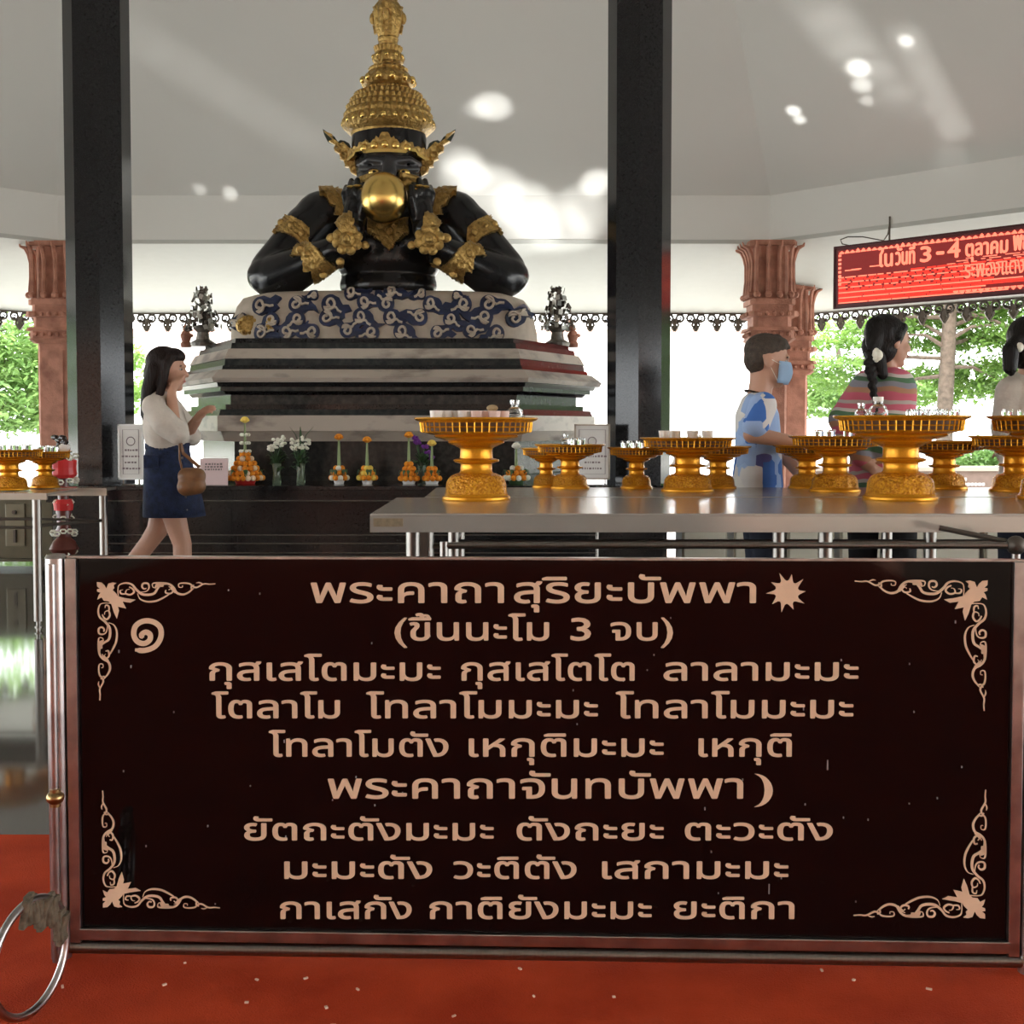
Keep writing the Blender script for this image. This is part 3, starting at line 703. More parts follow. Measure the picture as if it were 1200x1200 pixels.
# ------------------------------------------------------------------ cloud base
SY = 10.05; scx = pcx
def S(px, py, dy=0.): return P(px, py, SY+dy)
root = thing('giant_statue', 'huge black and gold crowned giant statue holding a golden orb to its mouth', 'statue', (scx, SY, ZS+.30))
zt2 = S(450, 347).z
cb = MB(); W0 = 1.25; W1 = 1.12; D = .62
def cloud_r(tt, w, d, p=3.2):
    c, s = math.cos(tt), math.sin(tt); k = (abs(c)**p+abs(s)**p)**(-1/p); return (w*k*c, d*k*s)
def bulge(tt, k=0): return 1+.012*math.sin(9*tt+k)+.008*math.sin(17*tt+2*k)
prof = [(1.27, .66, 0), (1.265, .655, .08), (1.24, .64, .18), (1.205, .61, .27), (1.15, .57, .335), (1.05, .5, .365), (.7, .33, .385), (.3, .15, .40), (.01, .005, .405)]
n = 64; zk = (zt2-ZS)/.365
for i, (w_, d_, z) in enumerate(prof):
    for j in range(n):
        tt = 2*PI*j/n; x, y = cloud_r(tt, w_, d_); b = bulge(tt, i*.5); cb.v.append(Vector((scx+x*b, SY+.1+y*b, ZS+z*zk)))
for i in range(len(prof)-1): cb.f += [(i*n+j, i*n+(j+1) % n, (i+1)*n+(j+1) % n, (i+1)*n+j) for j in range(n)]
cb.f.append(tuple(range(n-1, -1, -1)))
cl = thing('cloud_base', 'cream base with navy blue scrolling clouds beneath the giant statue', 'base', (scx, SY+.1, ZS))
body = cb.build('cloud_body', CREAM, cl, smooth=True)
bv = BVHTree.FromPolygons([v+Vector((scx, SY+.1, ZS)) for v in [Vector(v.co) for v in body.data.vertices]], [tuple(p.vertices) for p in body.data.polygons])
def onbase(u, z, off=0.):     # point on the front of the base straight behind (u, z)
    h, nn, _, _ = bv.ray_cast(Vector((scx+u, SY-3, ZS+z)), Vector((0, 1, 0)))
    if h is None: h = Vector((scx+u, SY+.1, ZS+z)); nn = Vector((0, -1, 0))
    if nn.y > 0: nn = -nn
    return h+nn*off
from mathutils.geometry import tessellate_polygon
def cloud(u, z, s, ang, fl, var):
    c, sn_ = math.cos(ang), math.sin(ang)
    def T(p): x, y = p[0]*s*fl, p[1]*s*1.15; return (u+x*c-y*sn_, max(.012, min(.36*zk, z+x*sn_+y*c)))
    # comma-shaped blue cloud: curled head, long tail
    outer = spiral(0, 0, .50, .50, 1.2, .68, 12)
    tail = [(.45, -.42), (.9, -.50), (1.35, -.35), (1.75, -.02), (1.30, -.10), (.95, .05), (.8, .3), (.52, .45)] if var == 0 else [(.35, -.50), (.8, -.62), (1.15, -.50), (1.05, -.25), (1.45, -.05), (1.15, .22), (.8, .12), (.45, .42)]
    poly = outer[:-2]+tail
    def dense(pl, m=2):
        r = []
        for i in range(len(pl)):
            a, b = pl[i], pl[(i+1) % len(pl)]
            for k in range(m): r.append((a[0]+(b[0]-a[0])*k/m, a[1]+(b[1]-a[1])*k/m))
        return r
    pl = [T(p) for p in dense(poly)]
    mb = MB(); nn = len(pl); top = [onbase(a, b, .026) for a, b in pl]; bot = [onbase(a, b, -.02) for a, b in pl]
    # fan through the head and tail strips: tessellate in 2-D
    tr = tessellate_polygon([[Vector((a, b, 0)) for a, b in pl]])
    mb.add(top+bot, [tuple(q) for q in tr]+[(i, (i+1) % nn, nn+(i+1) % nn, nn+i) for i in range(nn)])
    o = mb.build('cloud_patch', NAVY, cl)
    mb = MB(); sp = [T(p) for p in spiral(0, 0, .07, .40, 5.2, -1.2, 18)]+[T((.46, -.12)), T((.62, -.26)), T((.85, -.3))]
    mb.tube([onbase(a, b, .030) for a, b in sp], .0115, n=5); mb.build('cloud_rim', CREAM, cl, smooth=True)
rnd = random.Random(11)
GRID = []
for r_, zz in enumerate((.055, .155, .255)):
    nn = 10-r_//2
    for i in range(nn):
        GRID.append((-1.21+2.36*(i+.5*(r_ % 2)+rnd.uniform(-.15, .15))/nn+.02, zz*zk+rnd.uniform(-.012, .012)))
for i, (u, z) in enumerate(GRID):
    if abs(u) > 1.15: continue
    cloud(u, z, rnd.uniform(.105, .13), rnd.uniform(-.5, .5)+(PI if i % 3 == 1 else 0), 1 if rnd.random() > .45 else -1, i % 2)
# centre crest of cloud behind which the giant sits
for (u, z, s_, a, f_) in ((-.22, .34, .10, .2, 1), (.10, .35, .11, 0, 1), (.35, .33, .07, .1, -1), (-.5, .32, .06, 0, -1), (.62, .32, .06, 0, 1)):
    cloud(u, z*zk*.98, s_, a, f_, 0)
# small gold relief medallions on the base
for (x_, y_, w_, h_) in ((303, 386, .105, .085), (331, 386, .03, .06)):
    q = onbase(S(x_, y_).x-scx, max(.05, S(x_, y_).z-ZS), .0)
    mb = MB(); mb.sphere(q, (w_, .03, h_), 10, 7)
    for i in range(9): a = 2*PI*i/9; mb.sphere(q+Vector((w_*.7*math.cos(a), -.02, h_*.7*math.sin(a))), .018, 6, 4)
    mb.build('gold_medallion', GOLD, cl)

# ------------------------------------------------------------------ the giant
def E(mb, px, py, dy, rx, ry, rz, rot=None): return mb.sphere(S(px, py, dy), (rx, ry, rz), 20, 14, rot)
def C(mb, a, b, r0, r1): return mb.capsule(S(*a), S(*b), r0, r1, 18)
mb = MB()
E(mb, 455, 300, .22, .47, .30, .34)        # chest
E(mb, 455, 335, .22, .42, .28, .22)
E(mb, 455, 262, .26, .52, .24, .26)
for s in (-1, 1):
    def mx(p): return 455+s*(p-455)
    E(mb, mx(527), 252, .22, .27, .24, .20)                   # shoulder cap
    E(mb, mx(485), 285, .05, .20, .16, .17)                   # breast
    C(mb, (mx(532), 256, .20), (mx(589), 318, .06), .235, .20)  # upper arm
    E(mb, mx(550), 268, .16, .20, .22, .20)
    E(mb, mx(589), 324, .0, .225, .21, .18)               # elbow
    C(mb, (mx(582), 325, -.05), (mx(517), 293, -.36), .205, .115)  # forearm
    C(mb, (mx(517), 292, -.36), (mx(497), 268, -.38), .10, .10)   # wrist
C(mb, (455, 262, .22), (455, 232, .12), .20, .19)             # neck
# head
E(mb, 456, 190, .03, .29, .30, .28); E(mb, 456, 212, -.02, .25, .28, .20)
C(mb, (456, 200, .05), (456, 158, .05), .285, .29)
body = blob('body', mb, .018, BLACKB, root, it=5)
# hands: palm on the cheek, four fingers upright, thumb by the orb
for s in (-1, 1):
    def mx(p): return 455+s*(p-455)
    mb = MB()
    C(mb, (mx(498), 270, -.38), (mx(493), 246, -.33), .088, .10)
    mb.sphere(S(mx(494), 246, -.33), (.09, .075, .14), 16, 12)
    for k, (x, y, r) in enumerate(((484, 216, .030), (491, 211, .033), (498, 212, .033), (504, 219, .030))):
        C(mb, (mx(487+k*5), 244, -.36+.02*k), (mx(x+2), (y+236)/2, -.39+.03*k), r+.006, r+.002)
        C(mb, (mx(x+2), (y+236)/2, -.39+.03*k), (mx(x), y, -.33+.04*k), r+.002, r*.75)
    C(mb, (mx(486), 252, -.40), (mx(482), 232, -.45), .042, .034); C(mb, (mx(482), 232, -.45), (mx(482), 219, -.42), .034, .026)
    blob('hand', mb, .010, BLACKB, root, it=3)
    mb = MB()
    for x, y, dy in ((484, 222, -.385), (491, 218, -.37), (498, 219, -.345)): mb.sphere(S(mx(x), y, dy), (.040, .030, .014), 10, 6)
    mb.build('finger_rings', GOLDS, root, smooth=True)
# face: brow, eyes, nose ridge, tusked gold mouth collar around the orb
mb = MB()
for s in (-1, 1):
    C(mb, (456+s*5, 189, -.28), (456+s*24, 187, -.24), .035, .028); C(mb, (456+s*24, 187, -.24), (456+s*36, 193, -.12), .028, .02)
    C(mb, (456+s*8, 198, -.27), (456+s*32, 198, -.16), .03, .028)
C(mb, (456, 188, -.27), (456, 203, -.33), .05, .06)
blob('brow', mb, .010, mat('black_brow', (.03, .03, .034), .35), root, it=2)
for s in (-1, 1):
    mb = MB(); c = S(456+s*17, 202, -.27); mb.sphere(c, (.052, .03, .030), 14, 8); e = mb.build('eye', GOLDS, root, smooth=True)
    mb = MB(); mb.sphere(c+Vector((0, -.022, 0)), (.018, .014, .014), 10, 6); mb.build('pupil', BLACKB, e, smooth=True)
mb = MB(); C(mb, (424, 211, -.20), (440, 206, -.27), .035, .04); C(mb, (488, 211, -.20), (472, 206, -.27), .035, .04); C(mb, (434, 216, -.22), (478, 216, -.22), .05, .05)
blob('moustache_relief', mb, .010, GOLD, root, it=1)
# orb
mb = MB(); mb.sphere(S(450, 232, -.42), (.188, .188, .205), 32, 20); mb.build('golden_orb', GOLDS, root, smooth=True)
# black head band, forehead diadem
hc_ = S(456, 170, .05)
def zc(y): return S(456, y, .05).z
mb = MB(); mb.lathe([(.300, zc(188)), (.310, zc(176)), (.312, zc(164)), (.305, zc(156))], (hc_.x, hc_.y, 0), 40); mb.build('black_band', BLACKB, root, smooth=True)
def arc_plate(name, prof, R, y, th=.03, m=GOLD, sy=1.0):   # (angle from the front in deg, lower z px, upper z px)
    mb = MB(); vs = []
    for (a, lo, hi) in prof:
        t = math.radians(a); dx, dy = math.sin(t), -math.cos(t)*sy
        for rr in (R, R+th):
            for q in (lo, hi): vs.append(Vector((hc_.x+rr*dx, hc_.y+rr*dy, zc(q))))
    n = len(prof); fs = []
    for i in range(n-1):
        a, b = 4*i, 4*i+4
        fs += [(a, b, b+1, a+1), (a+2, a+3, b+3, b+2), (a+1, b+1, b+3, a+3), (a, a+2, b+2, b)]
    fs += [(0, 1, 3, 2), (4*n-4, 4*n-2, 4*n-1, 4*n-3)]
    mb.add(vs, fs); return mb.build(name, m, root)
dp = []
for a in range(-92, 93, 2):
    x = abs(a)
    hi = 178.5 - (12 if x < 7 else 8 if x < 13 else 4.5 if x < 20 else 2 if x < 27 else 5 if x < 34 else 3 if x < 42 else 0 if x < 50 else 0) + (2 if (x//6) % 2 else 0)
    lo = 186 + (1.5 if x < 10 else 0 if x < 22 else 0) + (5*max(0, 1-abs(x-62)/18)) - (3 if 34 < x < 46 else 0)
    if x > 70: hi -= (x-70)*.1
    dp.append((a, lo, hi))
arc_plate('diadem', dp, .305, 0, .04)
arc_plate('diadem_rim', [(a, 189.5-(3 if 30 < abs(a) < 45 else 0)+(4*max(0, 1-abs(abs(a)-62)/18)), 186-(3 if 30 < abs(a) < 45 else 0)+(4*max(0, 1-abs(abs(a)-62)/18))) for a in range(-92, 93, 3)], .315, 0, .045, GOLDS)
mb = MB()
for a, z in ((0, 180), (-14, 181), (14, 181), (-30, 183), (30, 183)):
    t_ = math.radians(a); mb.sphere((hc_.x+.35*math.sin(t_), hc_.y-.35*math.cos(t_), zc(z)), (.030, .018, .032), 8, 6)
mb.build('diadem_jewels', GOLDS, root, smooth=True)
# flame wings over the ears
def wing(s):
    P2 = [(494, 206), (501, 202), (503, 196), (508, 195), (507, 189), (514, 186), (512, 181), (520, 177), (517, 171), (527, 165), (522, 163), (533, 153), (523, 157), (522, 162), (514, 168), (510, 166), (504, 172), (500, 176), (494, 180), (491, 190), (492, 200)]
    P2 = [(456+s*(x-456), y) for x, y in P2]
    from mathutils.geometry import tessellate_polygon as tp
    pts = [S(x, y, -.02+.10*(abs(x-456)-40)/40) for x, y in P2]; n = len(pts)
    tr = tp([[Vector((x, y, 0)) for x, y in P2]])
    mb = MB(); mb.add(pts+[p+Vector((0, .05, 0)) for p in pts], [tuple(q) for q in tr]+[tuple(i+n for i in q[::-1]) for q in tr]+[(i, (i+1) % n, n+(i+1) % n, n+i) for i in range(n)])
    for (x, y, r) in ((503, 190, .035), (509, 182, .03), (516, 174, .026), (497, 198, .03)):
        mb.tube([S(456+s*(x-456), y, -.02+.10*(x-496)/40)+Vector((r*math.cos(a), -.01, r*math.sin(a))) for a in [2*PI*i/8 for i in range(8)]], .009, n=5, closed=True)
    mb.build('ear_wing', GOLD, root)
    D2 = [(500, 176), (503, 168), (508, 165), (513, 164), (516, 166), (520, 160), (524, 158), (531, 153), (534, 151), (532, 158), (528, 166), (519, 171), (512, 174), (506, 178)]
    pts = [S(456+s*(x-456), y, .06+.08*(x-500)/40) for x, y in D2]; n = len(pts); tr = tp([[Vector((456+s*(x-456), y, 0)) for x, y in D2]])
    mb = MB(); mb.add(pts+[p+Vector((0, .04, 0)) for p in pts], [tuple(q) for q in tr]+[tuple(i+n for i in q[::-1]) for q in tr]+[(i, (i+1) % n, n+(i+1) % n, n+i) for i in range(n)])
    mb.build('dark_ear_wing', mat('dark_jade', (.03, .045, .035), .35) if s < 0 else bpy.data.materials['dark_jade'], root)
wing(-1); wing(1)
# crown tiers
cr = MB(); ca = S(455, 100, .05)
def zq(y): return S(455, y, .05).z
TI = [('crown_brim', [(42, 161, 0, 0), (43, 158, 0, 0), (47, 156, 0, 0), (51, 152, 0, 0), (53, 149, .03, 40), (52, 144, .04, 40), (50, 140, .02, 40)]),
 ('crown_tier', [(49, 140, 0, 0), (50, 137, .05, 36), (48, 133, .03, 36), (46, 131, 0, 0)]),
 ('crown_tier', [(46, 131, 0, 0), (46.5, 127, .09, 44), (43, 125, .09, 44), (42, 123, 0, 0)]),
 ('crown_tier', [(42, 123, 0, 0), (42, 119, .1, 40), (38, 117, .1, 40), (37, 116, 0, 0)]),
 ('crown_tier', [(37, 116, 0, 0), (37, 112, .12, 36), (33, 110, .12, 36), (30, 109, 0, 0)]),
 ('crown_tier', [(26, 110, 0, 0), (27, 106, .1, 28), (25, 104, .05, 28), (22, 103, 0, 0)]),
 ('crown_tier', [(22, 104, 0, 0), (28, 101, 0, 0), (30, 98, .06, 16), (29, 94, .06, 16), (25, 89, 0, 0), (23, 87, .08, 24), (21, 85, .08, 24), (20, 83, 0, 0)]),
 ('crown_tier', [(20, 85, 0, 0), (22, 82, .1, 20), (19, 79, .05, 20), (14, 78, 0, 0)]),
 ('crown_tier', [(13, 79, 0, 0), (14, 76, 0, 0), (17, 74, .05, 14), (18, 70, .05, 14), (17, 66, .06, 14), (14, 62, 0, 0), (15, 60, .1, 18), (16, 56, .1, 18), (12, 54, 0, 0)]),
 ('crown_neck', [(11, 55, 0, 0), (11, 50, 0, 0), (12, 46, 0, 0), (11, 44, 0, 0)]),
 ('crown_bud', [(11, 45, 0, 0), (12, 42, .05, 8), (14, 36, .08, 8), (15.5, 26, .10, 8), (16.5, 16, .10, 8), (16, 10, .08, 8), (13, 5, .05, 8), (11, 2, 0, 0)]),
 ('crown_spire', [(10, 3, 0, 0), (11, -2, .1, 12), (9, -6, 0, 0), (8, -14, 0, 0), (8.5, -18, .1, 12), (6, -22, 0, 0), (4, -40, 0, 0), (2, -62, 0, 0), (.5, -78, 0, 0)])]
for nm, pf in TI:
    mb = MB(); mb.lathe([(r/140.*1.01*(SY+.05)/10, zq(y), am, k) for r, y, am, k in [(q[0], q[1], q[2]*1.3, {36: 40, 44: 40, 28: 32, 24: 20, 14: 16, 18: 20, 12: 16}.get(q[3], q[3])) for q in pf]], (ca.x, ca.y, 0), 160 if 'tier' in nm or 'brim' in nm else 48)
    mb.build(nm, GOLD, root, smooth=True)
mb = MB()
for r, y, n, q in ((52, 147, 26, .026), (29.5, 96, 12, .030), (17.5, 68, 10, .018)):
    for i in range(n):
        a = 2*PI*(i+.5)/n; R_ = r/140.; mb.sphere((ca.x+R_*math.cos(a), ca.y+R_*math.sin(a), zq(y)), (q, q, q*1.1), 8, 6)
mb.build('crown_rosettes', GOLDS, root, smooth=True)
for a in range(0, 360, 90):
    mb = MB(); t_ = math.radians(a-90)
    for z0, z1, w0 in ((40, 30, .03), (30, 14, .05), (14, 8, .025)): mb.bar((ca.x+.105*math.cos(t_), ca.y+.105*math.sin(t_), zq(z0)), (ca.x+.118*math.cos(t_), ca.y+.118*math.sin(t_), zq(z1)), w0, .02)
    mb.sphere((ca.x+.125*math.cos(t_), ca.y+.125*math.sin(t_), zq(22)), (.03, .03, .05), 8, 6); mb.build('bud_niche', GOLD, root)
# gold ornaments laid on the body: projected onto it from the front
co = [v.co+rootloc(root) for v in body.data.vertices]
bvb = BVHTree.FromPolygons(co, [tuple(p.vertices) for p in body.data.polygons])
def onbody(px, py, off):
    o = camo.location; d = ray(px, py).normalized(); h, nn, _, _ = bvb.ray_cast(o, d)
    if h is None or h.y > SY+.55:
        h, nn, _, _ = bvb.find_nearest(S(px, py, 0))
    if nn.dot(d) > 0: nn = -nn
    return h+nn*off
def plate(name, poly, off=.028, m=GOLD, knobs=()):
    # fill the outline with a fine grid so it drapes over the body
    x0 = min(p[0] for p in poly); x1 = max(p[0] for p in poly); y0 = min(p[1] for p in poly); y1 = max(p[1] for p in poly)
    def inside(x, y):
        c = False; n = len(poly); j = n-1
        for i in range(n):
            if (poly[i][1] > y) != (poly[j][1] > y) and x < (poly[j][0]-poly[i][0])*(y-poly[i][1])/(poly[j][1]-poly[i][1])+poly[i][0]: c = not c
            j = i
        return c
    st = 1.3; nx = int((x1-x0)/st)+2; ny = int((y1-y0)/st)+2; idx = {}; mb = MB()
    def vid(i, j):
        if (i, j) not in idx:
            q = onbody(x0+i*st, y0+j*st, off+.006*math.sin(i*1.3)*math.sin(j*1.3)); idx[(i, j)] = len(mb.v); mb.v.append(q); mb.v.append(onbody(x0+i*st, y0+j*st, -.03))
        return idx[(i, j)]
    cells = {(i, j) for i in range(nx) for j in range(ny) if inside(x0+(i+.5)*st, y0+(j+.5)*st)}
    for (i, j) in cells:
        a, b, c, d = vid(i, j), vid(i+1, j), vid(i+1, j+1), vid(i, j+1); mb.f.append((a, b, c, d))
        for (di, dj, p, q) in ((0, -1, a, b), (1, 0, b, c), (0, 1, c, d), (-1, 0, d, a)):
            if (i+di, j+dj) not in cells: mb.f.append((p, p+1, q+1, q))
    o = mb.build(name, m, root, smooth=True)
    if knobs:
        kb = MB()
        for (x, y, r) in knobs: kb.sphere(onbody(x, y, off), (r, r*.6, r), 8, 6)
        kb.build('relief_boss', m, o, smooth=True)
    return o
def mir(poly, s): return [(455+s*(x-455), y) for x, y in poly]
for s in (-1, 1):
    plate('armband', mir([(548, 268), (556, 260), (568, 254), (581, 253), (590, 265), (592, 271), (578, 272), (565, 278), (556, 288), (549, 290)], s), knobs=[(455+s*(x-455), y, .03) for x, y in ((556, 274), (567, 266), (580, 261))])
    plate('elbow_ornament', mir([(547, 286), (552, 282), (561, 287), (568, 301), (555, 300), (553, 318), (545, 316), (543, 330), (531, 326), (515, 315), (528, 304), (537, 292)], s), knobs=[(455+s*(x-455), y, .035) for x, y in ((548, 298), (540, 310), (532, 318), (556, 294))])
    plate('collar_sash', mir([(505, 222), (520, 218), (536, 224), (528, 232), (524, 240), (517, 244), (519, 252), (512, 252), (514, 262), (508, 275), (498, 278), (496, 262), (500, 240)], s), .05)
    # bracelet flower standing off the wrist
    c = S(455+s*(503-455), 281, -.50)
    mb = MB(); mb.sphere(c, (.07, .05, .07), 14, 8)
    for i in range(8):
        a = 2*PI*i/8+.3; mb.sphere(c+Vector((.082*math.cos(a), .0, .082*math.sin(a))), (.045, .03, .045), 8, 6)
    mb.sphere(c+Vector((s*.125, .04, .02)), (.05, .03, .04), 8, 6); mb.sphere(c+Vector((0, -.05, 0)), .035, 8, 6)
    for p0 in ((-.14*s, .02, -.04), (.06*s, .02, -.17)): mb.sphere(c+Vector(p0), (.035, .02, .035), 8, 6)
    mb.build('bracelet_flower', GOLD, root, smooth=True)
    mb = MB(); q = S(455+s*(503-455), 279, -.38); mb.sphere(q, (.12, .12, .055), 16, 8, Matrix.Rotation(s*.6, 3, 'Y')); mb.build('bracelet', GOLD, root, smooth=True)
plate('chest_collar', [(431, 256), (478, 256), (479, 274), (474, 277), (470, 282), (464, 284), (460, 292), (456, 294), (451, 290), (446, 283), (440, 281), (436, 276), (430, 273)], .05, knobs=[(445, 270, .03), (456, 274, .04), (467, 270, .03)])

# ------------------------------------------------------------------ silver money trees beside the statue
def money_tree(label, px, yc, zb_):
    t = thing('silver_tree', label, 'ornament', (Xat(px, yc), yc, zb_)); rnd = random.Random(px); s = 1/140*yc/10
    top = Zat(338, yc)-zb_
    mb = MB(); mb.lathe([(.10, 0), (.11, .03), (.06, .06), (.05, .12), (.08, .15), (.09, .17)], n=16); mb.build('pedestal', mat('weathered_silver', (.30, .28, .25), .45, .7, var=.5, vscale=30) if 'weathered_silver' not in bpy.data.materials else bpy.data.materials['weathered_silver'], t, local=True)
    mb = MB(); mb.cyl((0, 0, .15), (0, 0, top), .012, .006, n=6)
    for k in range(5):
        z = .17+.05*k; r = .11-.018*k
        for i in range(7): a = 2*PI*i/7+k; mb.cyl((0, 0, z), (r*math.cos(a), r*math.sin(a), z+.05), .004, n=4)
    mb.build('stem', IRON, t, local=True)
    la = MB(); lb = MB()
    for i in range(110):
        z = rnd.uniform(.15, top); r = .165*(1-(z-.15)/(top-.08))**.75*rnd.uniform(.5, 1.05)+.008; a = rnd.uniform(0, 2*PI)
        (la if i % 2 else lb).box((r*math.cos(a), r*math.sin(a), z), (.034, .005, .042), m=Euler((rnd.uniform(-.5, .5), rnd.uniform(-.5, .5), a+PI/2)).to_matrix())
    stuff(la.build('leaf_plates', IRON, t, local=True)); stuff(lb.build('silver_leaf_plates', mat('tarnished_silver', (.55, .56, .52), .3, 1.) if 'tarnished_silver' not in bpy.data.materials else bpy.data.materials['tarnished_silver'], t, local=True))
zpl = ZS
money_tree('small silver leaf tree ornament on the plinth left of the statue', 239, 10.3, zpl)
money_tree('small silver leaf tree ornament on the plinth right of the statue', 653, 10.3, zpl)
for x_, lab, m in ((219, 'small brown figurine left of the left silver tree', TERRA), (671, 'small reddish figurine right of the right silver tree', TERRA)):
    c = Vector((Xat(x_, 10.4), 10.4, zpl)); mb = MB(); mb.lathe([(.045, 0), (.05, .03), (.035, .05), (.05, .10), (.03, .14)], c, n=12); mb.sphere(c+Vector((0, 0, .165)), .03, 10, 7); mb.sphere(c+Vector((.03, -.01, .1)), (.04, .02, .02), 8, 5)
    tag(mb.build('figurine', m, smooth=True), lab, 'figurine')

# ------------------------------------------------------------------ offerings and notices on the altar ledge
YA = 8.75
def A(px, y=YA): return Vector((Xat(px, y), y, ZP))
pxm = YA/F     # metres per pixel at the ledge
def ball(mb, c, r, rnd, n=1):
    mb.sphere(c, (r, r, r*.85), 8, 6)
def marigold_cone(label, px, rows, pot, top, rx, tall, y=YA, petals=MARI, acc=None):
    c = A(px, y); t = thing('marigold_arrangement', label, 'flowers', c, 0, 'marigold offerings on the altar ledge'); rnd = random.Random(px)
    h0 = .05
    mb = MB(); mb.lathe([(.045*pot[1], 0), (.06*pot[1], h0*pot[2]), (.056*pot[1], h0*pot[2]), (.03, h0*pot[2]*.8)], n=18); mb.build('pot', pot[0], t, local=True, smooth=True)
    g = MB(); a = MB(); z = h0*pot[2]
    for k in range(rows):
        r = rx*(1-k/(rows+.3)); n = max(4, int(2*PI*r/.036))
        for i in range(n):
            an = 2*PI*(i+.5*(k % 2))/n; q = (r*math.cos(an), r*math.sin(an), z+.035*k)
            (a if acc and rnd.random() < .28 else g).sphere(q, .021, 8, 6)
    g.build('marigold_heads', petals, t, local=True)
    if a.v: a.build('accent_blooms', acc, t, local=True)
    mb = MB(); mb.cyl((0, 0, z), (0, 0, tall), .016, .006, n=8); mb.build('stalk', mat('pale_stalk', (.26, .34, .16), .6) if 'pale_stalk' not in bpy.data.materials else bpy.data.materials['pale_stalk'], t, local=True)
    mb = MB(); mb.sphere((0, 0, tall), (.030, .030, .024), 12, 8)
    for i in range(8): mb.sphere((.022*math.cos(i*PI/4), .022*math.sin(i*PI/4), tall-.004), (.013, .013, .012), 6, 4)
    mb.build('top_bloom', top, t, local=True)
    mb = MB()
    for i in range(9):
        an = 2*PI*i/9+rnd.random(); mb.tube([(.03*math.cos(an), .03*math.sin(an), z), (rx*1.1*math.cos(an), rx*1.1*math.sin(an), z+.06), (rx*1.25*math.cos(an), rx*1.25*math.sin(an), z+.02)], [.006, .012, .002], n=4, flat=.3)
    mb.build('leaves', LEAFD, t, local=True)
    return t
t = marigold_cone('tall marigold cone offering in a red pot at the left of the altar ledge', 287, 6, (REDP, 1.5, .9), MARIY, .125, .47, acc=mat('cream_bloom', (.8, .6, .42), .7))
mb = MB(); rnd = random.Random(8)
for z, r in ((.24, .035), (.30, .03), (.36, .028)):
    for i in range(6): mb.sphere((r*math.cos(i*PI/3), r*math.sin(i*PI/3), z), .013, 6, 4)
mb.build('jasmine_ring', WFLOW, t, local=True)
marigold_cone('left one of the two small marigold cups with long pale stalk', 397, 3, (WHITEP, .75, .9), MARI, .058, .345, acc=WFLOW)
marigold_cone('right one of the two small marigold cups with long pale stalk', 430, 3, (WHITEP, .75, .9), MARI, .06, .325, petals=MARIY, acc=MARI)
marigold_cone('marigold cup in a white pot just left of the purple orchids', 479, 4, (WHITEP, .95, .8), MARI, .062, .36)
marigold_cone('low marigold cup in a white pot in front of the purple orchids', 506, 3, (WHITEP, .95, .8), MARIY, .055, .30)
t = marigold_cone('dark leafy offering with white bloom between the two gold tray groups', 605, 3, (LEAFD, 1.1, .9), WFLOW, .085, .28, acc=WFLOW)
def vase(label, px, spots, m, htop, extra=False):
    c = A(px, YA+.02); t = thing('flower_vase', label, 'vase', c); rnd = random.Random(px)
    mb = MB(); mb.lathe([(.03, 0), (.034, .01), (.028, .08), (.036, .15), (.032, .15), (.024, .08), (.02, .02)], n=16); mb.build('glass_vase', mat('green_glass', (.25, .33, .22), .1, trans=.6) if 'green_glass' not in bpy.data.materials else bpy.data.materials['green_glass'], t, local=True, smooth=True)
    st = MB(); bl = MB(); lf = MB()
    for (u, z) in spots:
        st.tube([(0, 0, .06), (u*.4, 0, z*.6), (u, rnd.uniform(-.03, .03), z)], .004, n=4)
        for k in range(7): bl.sphere((u+rnd.uniform(-.022, .022), rnd.uniform(-.02, .02), z+rnd.uniform(-.018, .018)), (.015, .013, .012), 6, 4)
    for i in range(26):
        a = rnd.uniform(0, 6.3); z = rnd.uniform(.12, htop*.75); r = rnd.uniform(.03, .085)
        lf.tube([(.01*math.cos(a), .01*math.sin(a), z-.04), (r*math.cos(a), r*math.sin(a), z), (r*1.3*math.cos(a), r*1.3*math.sin(a), z-.01)], [.004, .014, .002], n=4, flat=.25)
    st.build('stems', LEAFD, t, local=True); bl.build('blooms', m, t, local=True); stuff(lf.build('leaves', LEAFD, t, local=True))
    if extra:
        mb = MB()
        for u in (-.05, .0, .06): mb.tube([(0, 0, .25), (u*.7, 0, .36), (u*1.6, 0, .42)], [.006, .010, .002], n=4, flat=.3)
        mb.build('long_leaves', LEAFD, t, local=True)
vase('vase of white flowers, left of the taller white bunch', 324, [(-.045, .26), (.0, .31), (.03, .33), (-.02, .28), (.04, .28)], WFLOW, .33)
vase('taller vase of white flowers with long leaves, right of the other white bunch', 352, [(-.045, .31), (0, .33), (.045, .31), (-.02, .28), (.03, .27), (-.05, .26)], WFLOW, .35, True)
YA += .14
vase('purple orchid bunch behind the marigold cups near the big tray', 494, [(-.03, .30), (.02, .27), (.05, .22), (-.05, .33), (.07, .19)], PURP, .3)
YA -= .14
